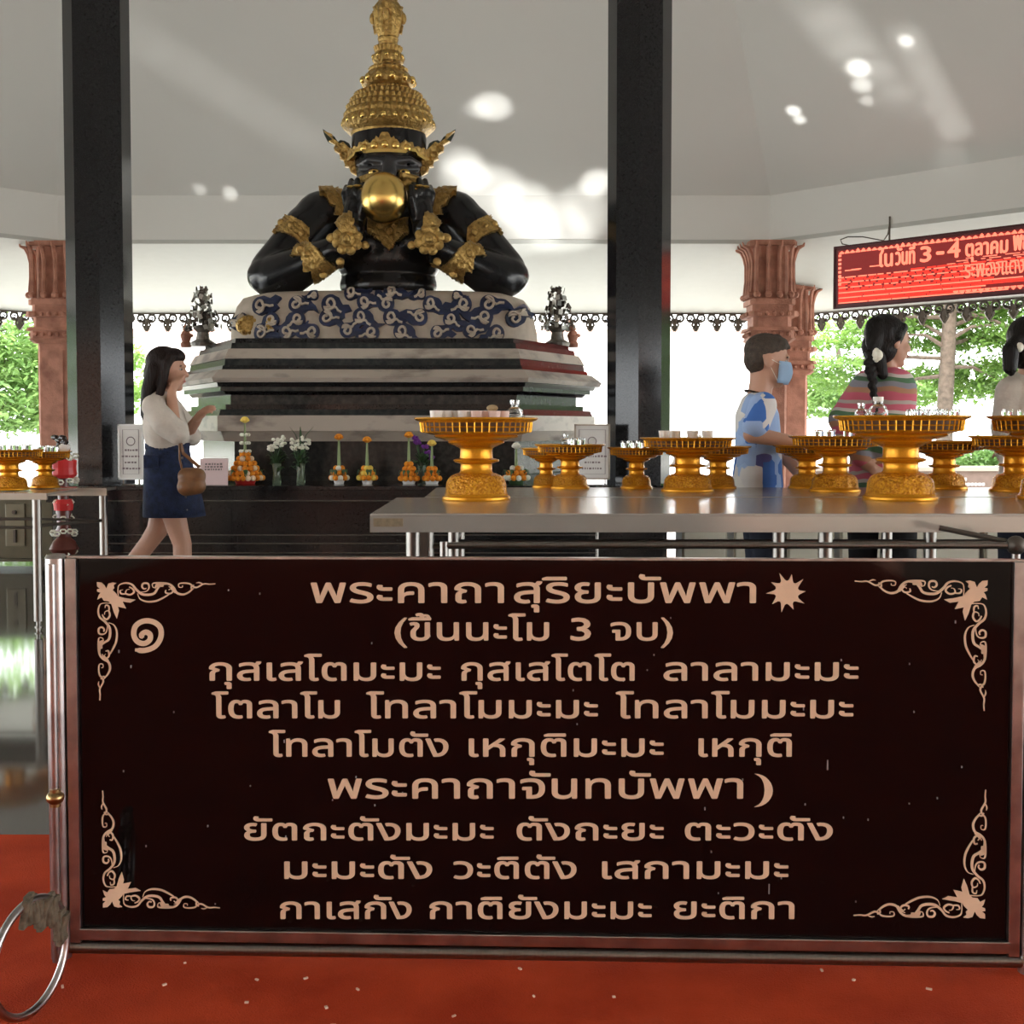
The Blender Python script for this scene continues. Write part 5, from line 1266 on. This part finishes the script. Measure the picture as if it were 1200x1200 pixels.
# arms
limb(mb, [(-.03, -.155, 1.22), (.10, -.20, 1.08), (.065, -.13, 1.26), (.062, -.11, 1.30)], [.046, .040, .030, .026])
add_hand(mb, (.062, -.11, 1.30), (.25, .45, .9), (-.3, -.9, .3), 1.0, .5)
limb(mb, [(-.02, .155, 1.22), (.06, .19, 1.05), (.155, .07, 1.14), (.17, .05, 1.155)], [.046, .040, .029, .025])
add_hand(mb, (.165, .03, 1.15), (.75, -.45, .55), (-.4, -.6, .6), 1.0, .9)
blob('body', mb, .0065, SKIN, t, it=2, local=True)
face_bits(t, q, hs)
mb = MB()      # blouse: torso and full sleeves
stack(mb, ((1.245, .085, .155, -.025), (1.17, .118, .165, -.02), (1.09, .13, .16, -.01), (1.02, .128, .15, 0), (.985, .118, .14, 0)), .07)
for s_ in (-1, 1):
    mb.sphere((-.03, s_*.155, 1.225), (.07, .06, .06), 14, 10)
limb(mb, [(-.03, -.17, 1.21), (.05, -.215, 1.12), (.125, -.215, 1.055)], [.066, .078, .064]); mb.sphere((.115, -.205, 1.09), (.06, .05, .06), 12, 8)
limb(mb, [(-.02, .17, 1.21), (.04, .20, 1.10), (.09, .19, 1.04)], [.066, .075, .06])
BL = mat('cream_blouse', (.60, .54, .47), .8, var=.12, vscale=14, bump=.5, bscale=22)
blob('blouse', mb, .011, BL, t, it=4, local=True)
mb = skirt_mesh([(.03, 0, .575, .182, .165), (.025, 0, .66, .172, .165), (.015, 0, .78, .155, .160), (.0, 0, .90, .135, .148), (0, 0, .985, .122, .130), (0, 0, 1.0, .121, .128)], wave=.04)
sk = mb.build('denim_skirt', mat('denim', (.012, .024, .072), .85, var=.5, vscale=35, bump=.3, bscale=150), t, local=True, smooth=True)
so = sk.modifiers.new('s', 'SOLIDIFY'); so.thickness = .008
mb = MB(); mb.lathe([(.124, 0), (.127, .003), (.127, .035), (.122, .038)], (0, 0, .968), n=36, sy=1.07, cap=False); mb.build('waistband', bpy.data.materials['denim'], t, local=True, smooth=True)
mb = MB()
for k in range(5): z = .62+.075*k; r = .182-.05*(z-.575)/.42; mb.sphere((r*.72+.015, -.125+.01*k*.3, z), (.008, .008, .008), 8, 6)
mb.build('skirt_buttons', STEEL, t, local=True)
mb = MB(); mb.box((-.05, -.158, .90), (.085, .012, .075)); mb.build('pocket', bpy.data.materials['denim'], t, local=True, bevel=.004)
hb = MB()     # hair
hb.sphere(q(-.03, 0, .042), (.105, .092, .098), 18, 12); hb.sphere(q(-.055, 0, -.03), (.085, .088, .12), 18, 12); hb.sphere(q(.022, 0, .078), (.072, .080, .052), 16, 10)
for y in (-.06, -.03, 0, .03, .06): limb(hb, [q(-.06, y, 0), q(-.085, y*1.15, -.12), q(-.09, y*1.2, -.25), q(-.065, y*1.1, -.36)], [.045, .042, .034, .012], 10)
limb(hb, [q(.01, -.078, .04), q(.0, -.085, -.06), q(-.02, -.105, -.18), q(-.03, -.115, -.33)], [.026, .026, .024, .008], 10); limb(hb, [q(.01, .078, .04), q(.005, .085, -.06), q(.01, .085, -.18)], [.026, .026, .008], 10)
limb(hb, [q(.055, 0, .098), q(.03, -.06, .075), q(.005, -.083, .02)], [.02, .028, .024], 10); limb(hb, [q(.055, 0, .098), q(.03, .06, .075), q(.005, .083, .02)], [.02, .028, .024], 10)
blob('hair', hb, .008, BROWNH, t, it=3, local=True)
bgm = mat('brown_leather', (.22, .10, .04), .45, var=.3, vscale=20)
for s_, x_, y_, z_, f_ in ((1, .105, -.07, 0, 0), (1, -.33, .07, .03, .5)):
    mb = MB(); mb.sphere((x_+.07, y_, .028+z_), (.115, .042, .034), 14, 8); mb.build('shoe', BLACKB, t, local=True, smooth=True)
mb = MB(); c = V(Xat(238, W_)-wx, -.24, Zat(560, W_))
mb.capsule(c+V(-.035, 0, .02), c+V(.025, 0, .02), .05, .05, 14); mb.capsule(c+V(-.035, 0, -.04), c+V(.025, 0, -.035), .055, .05, 14)
bb = blob('handbag_tmp', mb, .01, bgm, None, it=2); bb.name = 'handbag'; bb.location = (wx, W_, 0); tag(bb, 'small brown leather shoulder bag hanging at the hip of the woman in denim skirt', 'bag')
mb = MB(); mb.tube([V(.135, -.235, 1.04), V(.16, -.25, .95), c+V(.04, 0, .07)], .006, n=6, flat=2); mb.tube([V(.135, -.235, 1.04), V(.14, -.25, .92), c+V(-.06, 0, .06)], .006, n=6, flat=2); mb.tube([V(.135, -.235, 1.04), V(.12, -.17, 1.13), V(.10, -.14, 1.04), V(.135, -.235, 1.02)], .006, n=6, flat=2); o = mb.build('strap', bgm, bb, local=True)

# --- boy in blue and white shirt with a face mask, profile to the right
B_ = 6.2; bxx = Xat(889, B_); K = B_/F
def lz(py): return Zat(py, B_)
def lx(px_): return (px_-889)*K
t = thing('person', 'boy with cropped hair, blue face mask and blue white patchwork shirt reaching for trays', 'person', (bxx, B_, 0))
hb_ = (lx(899), 0, lz(424)); hs = 1.12
mb = MB(); q = add_head(mb, hb_, hs, .10)
mb.capsule(V(lx(889), 0, lz(468)), V(lx(893), 0, lz(440)), .064, .060)
stack(mb, ((lz(482), .085, .15, lx(888)), (lz(505), .10, .14, lx(889)), (lz(535), .10, .13, lx(890)), (lz(565), .10, .13, lx(891)), (.74, .11, .14, lx(893))), .09)
for s_ in (-1, 1): limb(mb, [(.02, s_*.075, .72), (.03, s_*.08, .42), (.01, s_*.08, .10)], [.085, .06, .04]); mb.capsule(V(.01, s_*.08, .05), V(.12, s_*.085, .03), .04, .028)
limb(mb, [(lx(886), -.165, lz(478)), (lx(872), -.20, lz(509)), (lx(928), -.21, lz(519)), (lx(938), -.20, lz(521))], [.050, .044, .030, .026])
add_hand(mb, (lx(938), -.20, lz(521)), (.95, .1, -.22), (.1, -.4, .9), 1.05, .35)
limb(mb, [(lx(893), .165, lz(480)), (lx(912), .17, lz(517)), (lx(940), .10, lz(553)), (lx(944), .08, lz(558))], [.050, .042, .030, .026])
add_hand(mb, (lx(944), .08, lz(558)), (.7, -.3, -.55), (.6, -.2, .7), 1.0, .6)
blob('body', mb, .0065, SKIN, t, it=2, local=True); face_bits(t, q, hs)
mb = MB()
stack(mb, ((lz(474), .085, .155, lx(887)), (lz(488), .112, .165, lx(887)), (lz(510), .118, .16, lx(888)), (lz(535), .120, .155, lx(889)), (lz(555), .128, .16, lx(888)), (lz(577), .135, .16, lx(888)), (lz(585), .135, .16, lx(888))), .07)
limb(mb, [(lx(886), -.165, lz(476)), (lx(876), -.20, lz(500))], [.072, .068]); limb(mb, [(lx(893), .165, lz(478)), (lx(903), .17, lz(500))], [.072, .066])
# patchwork shirt: square patches of blues and white, a procedural print
pm = bpy.data.materials.new('patchwork_shirt'); pm.use_nodes = True; nt = pm.node_tree; b_ = nt.nodes['Principled BSDF']; b_.inputs['Roughness'].default_value = .85
tc = nt.nodes.new('ShaderNodeTexCoord'); vo = nt.nodes.new('ShaderNodeTexVoronoi'); vo.distance = 'CHEBYCHEV'; vo.inputs['Scale'].default_value = 9.5; vo.inputs['Randomness'].default_value = .75
rp_ = nt.nodes.new('ShaderNodeValToRGB'); rp_.color_ramp.interpolation = 'CONSTANT'
sx_ = nt.nodes.new('ShaderNodeSeparateColor'); nt.links.new(tc.outputs['Object'], vo.inputs['Vector']); nt.links.new(vo.outputs['Color'], sx_.inputs[0]); nt.links.new(sx_.outputs[0], rp_.inputs[0])
cr_ = rp_.color_ramp; cr_.elements[0].position = 0; cr_.elements[0].color = (.30, .42, .66, 1); cr_.elements[1].position = .28; cr_.elements[1].color = (.62, .60, .58, 1)
for p_, c_ in ((.5, (.05, .15, .46, 1)), (.66, (.34, .47, .70, 1)), (.84, (.66, .64, .60, 1)), (.94, (.10, .10, .28, 1))):
    e_ = cr_.elements.new(p_); e_.color = c_
nt.links.new(rp_.outputs[0], b_.inputs['Base Color'])
blob('shirt', mb, .010, pm, t, it=4, local=True)
mb = MB(); mb.tube([V(lx(889)+.072*math.cos(a), .072*math.sin(a), lz(462)+.02*math.cos(a+PI)) for a in [2*PI*i/16 for i in range(16)]], .006, n=6, closed=True); mb.build('collar', EYED, t, local=True)
mb = MB(); mb.sphere((.01, 0, .74), (.13, .155, .12), 16, 10)
for s_ in (-1, 1): limb(mb, [(.02, s_*.075, .72), (.03, s_*.085, .42), (.01, s_*.085, .09)], [.10, .078, .065])
blob('jeans', mb, .013, mat('dark_jeans', (.012, .016, .03), .9), t, it=3, local=True)
for s_ in (-1, 1): mb = MB(); mb.sphere((.06, s_*.085, .035), (.13, .048, .04), 14, 8); mb.build('shoe', BLACKB, t, local=True, smooth=True)
hb = MB(); hb.sphere(q(-.020, 0, .054), (.098*hs, .082*hs, .078*hs), 18, 12); hb.sphere(q(-.050, 0, .008), (.062*hs, .076*hs, .072*hs), 16, 10); hb.capsule(q(.03, 0, .105), q(.088, 0, .075), .028*hs, .012*hs, 12)
hb.sphere(q(.035, 0, .085), (.052*hs, .07*hs, .035*hs), 12, 8)
blob('hair', hb, .008, mat('cropped_hair', (.07, .05, .036), .7, var=.4, vscale=60, bump=.4, bscale=150), t, it=2, local=True)
mb = MB(); vs = []; rows = 7; cols = 13      # face mask wraps the lower face
for i in range(rows):
    z = .005-.100*i/(rows-1)
    for j in range(cols):
        a = (j/(cols-1)-.5)*PI*.92; rr = .070+.005*math.sin(PI*i/(rows-1)); px_ = .028+.002*i/rows+(rr+.014*math.sin(PI*min(1, (i+.8)/rows)))*math.cos(a); vs.append(q(px_*1.0, .068*math.sin(a), z))
mb.add(vs, [(i*cols+j, i*cols+j+1, (i+1)*cols+j+1, (i+1)*cols+j) for i in range(rows-1) for j in range(cols-1)])
o = mb.build('face_mask', mat('blue_mask', (.28, .42, .60), .8), t, local=True, smooth=True); so = o.modifiers.new('s', 'SOLIDIFY'); so.thickness = .003; so.offset = 1
mb = MB(); 
for s_ in (-1, 1): mb.tube([q(.045, s_*.068, -.01), q(.0, s_*.09, .005)], .0015, n=4); mb.tube([q(.04, s_*.066, -.085), q(.0, s_*.085, -.03)], .0015, n=4)
mb.build('mask_loops', WFLOW, t, local=True)

# --- girl with a plait and striped knitted top, seen from behind, face to the right
G_ = 6.25; gx = Xat(1034, G_); K = G_/F; ang = math.radians(52)
t = thing('person', 'girl with plaited black hair and pink, green and grey striped top seen from behind', 'person', (gx, G_, 0), ang)
RI = Matrix.Rotation(-ang, 3, 'Z')
def gl(px_, py_, dy=0.): return RI @ V((px_-1034)*K, dy, Zat(py_, G_))
def gt(z): return Zat(z, G_)
# the head is turned to the right of the picture
HT = Matrix.Rotation(-math.radians(38), 3, 'Z')
def head_turn(c, s, tilt, turn):
    m0 = MB(); q0 = add_head(m0, (0, 0, 0), s, tilt); m0.v = [V(*c)+turn @ v for v in m0.v]
    return m0, (lambda x, y, z: V(*c)+turn @ q0(x, y, z))
hg = gl(1041, 402); hs = 1.10
m0, q = head_turn(hg, hs, .05, HT)
mb = MB(); mb.add(m0.v, m0.f)
mb.capsule(gl(1037, 446), gl(1039, 420), .050, .047)
stack(mb, [(gt(a_), b_, c_, 0) for a_, b_, c_ in ((452, .085, .17), (475, .10, .16), (505, .10, .15), (535, .10, .15), (570, .12, .16))], .10)
for s_ in (-1, 1): limb(mb, [(0, s_*.085, .72), (.02, s_*.09, .42), (0, s_*.09, .10)], [.09, .065, .04]); mb.capsule(V(0, s_*.09, .05), V(.13, s_*.09, .03), .04, .028)
A1 = [gl(1012, 455), gl(985, 492, -.02), gl(1003, 535, -.10), gl(1008, 545, -.11)]
limb(mb, A1, [.052, .046, .032, .026]); d_ = RI @ V(.5, -.2, -.4); add_hand(mb, gl(1006, 541, -.11), tuple(d_), tuple(RI @ V(-.3, -.6, .4)), 1., .6)
A2 = [gl(1060, 455, .05), gl(1064, 495, .08), gl(1060, 530, .26), gl(1058, 535, .30)]
limb(mb, A2, [.052, .046, .032, .026]); add_hand(mb, gl(1058, 535, .30), tuple(RI @ V(-.2, .9, 0)), tuple(RI @ V(0, .1, .9)), 1., .5, -1)
blob('body', mb, .0065, SKIN, t, it=2, local=True); face_bits(t, q, hs)
mb = MB()
stack(mb, [(gt(a_), b_, c_, 0) for a_, b_, c_ in ((446, .085, .165), (458, .115, .18), (480, .128, .175), (505, .13, .17), (530, .13, .17), (556, .135, .175), (566, .135, .175))], .075)
limb(mb, A1[:3], [.078, .070, .052]); limb(mb, A2[:3], [.078, .066, .05]); mb.sphere(A1[1], .072, 12, 8)
sm = bpy.data.materials.new('striped_knit'); sm.use_nodes = True; nt = sm.node_tree; b_ = nt.nodes['Principled BSDF']; b_.inputs['Roughness'].default_value = .9
tc = nt.nodes.new('ShaderNodeTexCoord'); se = nt.nodes.new('ShaderNodeSeparateXYZ'); nt.links.new(tc.outputs['Object'], se.inputs[0])
no = nt.nodes.new('ShaderNodeTexNoise'); no.inputs['Scale'].default_value = 4; nt.links.new(tc.outputs['Object'], no.inputs['Vector'])
m1 = nt.nodes.new('ShaderNodeMath'); m1.operation = 'MULTIPLY_ADD'; m1.inputs[1].default_value = .10; nt.links.new(no.outputs['Fac'], m1.inputs[0]); nt.links.new(se.outputs[2], m1.inputs[2])
m2 = nt.nodes.new('ShaderNodeMath'); m2.operation = 'MULTIPLY'; m2.inputs[1].default_value = 1/.185; nt.links.new(m1.outputs[0], m2.inputs[0])
m3 = nt.nodes.new('ShaderNodeMath'); m3.operation = 'FRACT'; nt.links.new(m2.outputs[0], m3.inputs[0])
rp_ = nt.nodes.new('ShaderNodeValToRGB'); rp_.color_ramp.interpolation = 'CONSTANT'; nt.links.new(m3.outputs[0], rp_.inputs[0]); cr_ = rp_.color_ramp
cr_.elements[0].position = 0; cr_.elements[0].color = (.55, .12, .17, 1); cr_.elements[1].position = .20; cr_.elements[1].color = (.42, .22, .13, 1)
for p_, c_ in ((.34, (.24, .24, .28, 1)), (.50, (.08, .17, .09, 1)), (.64, (.60, .55, .52, 1)), (.74, (.60, .14, .20, 1)), (.90, (.45, .40, .36, 1))):
    e_ = cr_.elements.new(p_); e_.color = c_
nt.links.new(rp_.outputs[0], b_.inputs['Base Color'])
blob('striped_top', mb, .010, sm, t, it=4, local=True)
mb = MB(); ctr = gl(1038, 437); mb.tube([ctr+V(.063*math.cos(a), .063*math.sin(a), .012*math.cos(a+PI)) for a in [2*PI*i/16 for i in range(16)]], .009, n=6, closed=True); mb.build('red_collar', REDP, t, local=True)
mb = MB(); mb.sphere((0, 0, .74), (.135, .165, .12), 16, 10)
for s_ in (-1, 1): limb(mb, [(0, s_*.085, .72), (.02, s_*.095, .42), (0, s_*.095, .09)], [.105, .085, .07])
blob('trousers', mb, .013, mat('black_trousers', (.008, .008, .009), .9), t, it=3, local=True)
mb = MB()
for k in range(3):
    x_ = 1027+5*k; a = gl(x_, 600, -.105); b = gl(x_-3, 660, -.098); mb.bar(a, b, .007, .012)
mb.build('side_stripes', WFLOW, t, local=True)
for s_ in (-1, 1): mb = MB(); mb.sphere((.05, s_*.09, .035), (.13, .048, .04), 14, 8); mb.build('shoe', WHITEP, t, local=True, smooth=True)
hb = MB(); m0 = lambda p: p
hb.sphere(q(-.028, 0, .040), (.112*hs, .094*hs, .098*hs), 18, 12); hb.sphere(q(-.05, 0, -.02), (.078*hs, .086*hs, .09*hs), 16, 10); limb(hb, [q(.075, 0, .085), q(.03, -.055, .07), q(-.01, -.08, .03)], [.016, .03, .03], 10); limb(hb, [q(.075, 0, .085), q(.03, .055, .07), q(-.01, .08, .03)], [.016, .03, .03], 10)
limb(hb, [gl(1022, 385, -.06), gl(1017, 402, -.09), gl(1016, 412, -.10)], [.06, .045, .03]); 
blob('hair', hb, .008, HAIR, t, it=2, local=True)
hb = MB(); pl = [gl(1013, 415, -.11), gl(1010, 432, -.12), gl(1013, 443, -.125), gl(1013, 458, -.14), gl(1016, 472, -.145), gl(1024, 481, -.15)]
for i in range(len(pl)-1):
    for k in range(3): p_ = pl[i].lerp(pl[i+1], k/3); hb.sphere(p_+V(.006*math.sin(3*(i*3+k)), .008*math.cos(3*(i*3+k)), 0), (.030-.0032*i, .028-.003*i, .022), 10, 7)
hb.capsule(gl(1022, 420, -.10), gl(1026, 440, -.11), .035, .028)
blob('plait', hb, .006, HAIR, t, it=1, local=True)
mb = MB(); c = gl(1018, 418, -.135); mb.sphere(c, (.028, .028, .030), 12, 8)
for i in range(8): a = 2*PI*i/8; mb.sphere(c+V(.02*math.cos(a), .006, .024*math.sin(a)), .014, 6, 4)
mb.build('white_scrunchie', WFLOW, t, local=True)

# --- person in white at the right edge
R_E = 6.5; rx_ = Xat(1212, R_E); K = R_E/F; ang = math.radians(60)
t = thing('person', 'person in a cream shirt with a black ponytail cut off by the right edge', 'person', (rx_, R_E, 0), ang)
RI = Matrix.Rotation(-ang, 3, 'Z')
def gl(px_, py_, dy=0.): return RI @ V((px_-1212)*K, dy, Zat(py_, R_E))
def gt(z): return Zat(z, R_E)
HT = Matrix.Rotation(-math.radians(30), 3, 'Z'); hs = 1.12
m0, q = head_turn(gl(1206, 404), hs, 0, HT)
mb = MB(); mb.add(m0.v, m0.f); mb.capsule(gl(1203, 448), gl(1204, 420), .052, .048)
stack(mb, [(gt(a_), b_, c_, 0) for a_, b_, c_ in ((455, .085, .17), (478, .10, .16), (508, .10, .15), (540, .10, .15), (575, .12, .16))], .11)
for s_ in (-1, 1): limb(mb, [(0, s_*.085, .72), (.02, s_*.09, .42), (0, s_*.09, .10)], [.09, .065, .04]); mb.capsule(V(0, s_*.09, .05), V(.13, s_*.09, .03), .04, .028)
A1 = [gl(1183, 458), gl(1176, 500), gl(1190, 530, .15)]; A2 = [gl(1240, 458), gl(1248, 500), gl(1235, 530, .2)]
limb(mb, A1, [.052, .044, .028]); limb(mb, A2, [.052, .044, .028])
add_hand(mb, A1[2], tuple(RI @ V(.3, .8, -.2)), tuple(RI @ V(0, .2, .9)), 1., .5); add_hand(mb, A2[2], tuple(RI @ V(-.3, .8, -.2)), tuple(RI @ V(0, .2, .9)), 1., .5, -1)
blob('body', mb, .0075, SKIN, t, it=2, local=True); face_bits(t, q, hs)
mb = MB()
stack(mb, [(gt(a_), b_, c_, 0) for a_, b_, c_ in ((449, .09, .165), (460, .12, .18), (485, .13, .18), (510, .13, .18), (540, .135, .18), (568, .14, .18))], .08)
limb(mb, A1, [.078, .068, .05]); limb(mb, A2, [.078, .068, .05])
blob('shirt', mb, .011, BL, t, it=4, local=True)
mb = MB(); mb.sphere((0, 0, .74), (.135, .165, .12), 16, 10)
for s_ in (-1, 1): limb(mb, [(0, s_*.085, .72), (.02, s_*.095, .42), (0, s_*.095, .09)], [.105, .085, .07])
blob('trousers', mb, .014, bpy.data.materials['dark_jeans'], t, it=3, local=True)
hb = MB(); hb.sphere(q(-.028, 0, .040), (.112*hs, .094*hs, .10*hs), 18, 12); hb.sphere(q(-.05, 0, -.02), (.078*hs, .086*hs, .10*hs), 16, 10)
limb(hb, [gl(1190, 395, -.07), gl(1180, 402, -.10), gl(1172, 412, -.12), gl(1171, 432, -.13), gl(1172, 438, -.13)], [.05, .036, .045, .038, .02]); blob('ponytail_hair', hb, .008, HAIR, t, it=2, local=True)
mb = MB(); c = gl(1180, 409, -.14); mb.sphere(c, (.024, .024, .026), 12, 8); mb.build('white_scrunchie', WFLOW, t, local=True)

# ------------------------------------------------------------------ unseen brown hall added behind the viewer to tone down bright reflections
t = thing('added_dark_hall', 'added unseen brown hall behind the viewer for dark reflections', 'building', (0, -17, -.12))
mb = MB(); mb.bbox(-22, 22, -23, -17, -.12, 4.2); mb.build('hall_wall', mat('brown_hall_wall', (.20, .15, .11), .8, var=.3, vscale=.8), t)
mb = MB(); mb.prism([(-24, -14.8), (-24, -25), (24, -25), (24, -14.8)], 4.2, 7.6, [(-22, -19.5), (-22, -20.5), (22, -20.5), (22, -19.5)]); mb.build('hall_roof', TERRA, t)
mb = MB()
for i in range(9): mb.bbox(-20+i*5-.2, -20+i*5+.2, -15.6, -15.2, -.12, 4.2)
mb.build('hall_posts', TERRA, t)

# added spot lamps standing in for sun reflected from the ground onto the ceiling
def facet_hit(px_, py_, k):
    A_, B_2, C_ = a1t[k], a1t[(k+1) % 8], top[k]; n_ = (B_2-A_).cross(C_-A_).normalized(); o = Vector((0, 0, HC)); d = ray(px_, py_)
    return o+d*((A_-o).dot(n_)/d.dot(n_))
def glint_spot(src, px_, py_, k, cone, watt, blend=.6):
    l = bpy.data.lights.new('added_glint_spot', 'SPOT'); l.energy = watt; l.spot_size = math.radians(cone); l.spot_blend = blend; l.shadow_soft_size = .03; l.color = (1, .985, .95)
    o = bpy.data.objects.new('added_glint_spot', l); COL.objects.link(o); o.location = src; tg = facet_hit(px_, py_, k); o.rotation_euler = (tg-Vector(src)).to_track_quat('-Z', 'Y').to_euler()
for px_, py_, c_, w_ in ((545, 205, 6, 420), (575, 222, 8, 420), (612, 240, 8, 420), (645, 258, 9, 380), (600, 262, 9, 300), (680, 238, 7, 260), (700, 214, 5, 420), (540, 190, 5, 300)):
    glint_spot((2.6, 10.0, .3), px_, py_, 1, c_, w_, 1)
glint_spot((3.0, 10.5, .5), 577, 125, 1, 4.4, 420, .9); glint_spot((3.2, 10.2, .5), 560, 128, 1, 3, 200, 1)
for i_ in range(7): glint_spot((3.4, 8.6, .2), 960+24*i_, 10+30*i_, 0, 7.5, 60+8*i_, 1)
for i_ in range(5): glint_spot((4.2, 8.2, .2), 1062+14*i_, 45+26*i_, 0, 4.5, 90, 1)
for px_, py_, c_, w_ in ((1006, 80, 2.6, 700), (1010, 100, 2.2, 400), (1062, 48, 1.8, 500), (1016, 118, 1.6, 260), (930, 130, 1.5, 900), (937, 140, 1.3, 700)): glint_spot((3.4, 8.0, .2), px_, py_, 0, c_, w_, .9)
for i_ in range(6): glint_spot((-4.0, 7.5, .2), 170+40*i_, 50+24*i_, 1, 6, 42, 1)
glint_spot((-4.0, 7.5, .2), 270, 226, 1, 1.6, 420, .8); glint_spot((-4.0, 7.5, .2), 234, 222, 1, 1.5, 260, .8); glint_spot((-4, 7.5, .2), 800, 195, 1, 1.8, 200, .9); glint_spot((-4, 7.5, .2), 820, 206, 1, 1.6, 240, .9)

for o in bpy.data.objects:
    if o.name.split('.')[0] in ('crown_rosettes', 'ribbon_bows', 'relief_boss', 'diadem_jewels', 'finger_rings', 'bead_row', 'leaf_buds', 'marigold_heads', 'accent_blooms', 'blooms', 'stems', 'leaves', 'long_leaves', 'jasmine_ring', 'print', 'plaque_lettering', 'dark_ribbon', 'dark_tassel', 'skirt_buttons', 'lock'):
        o['kind'] = 'stuff'
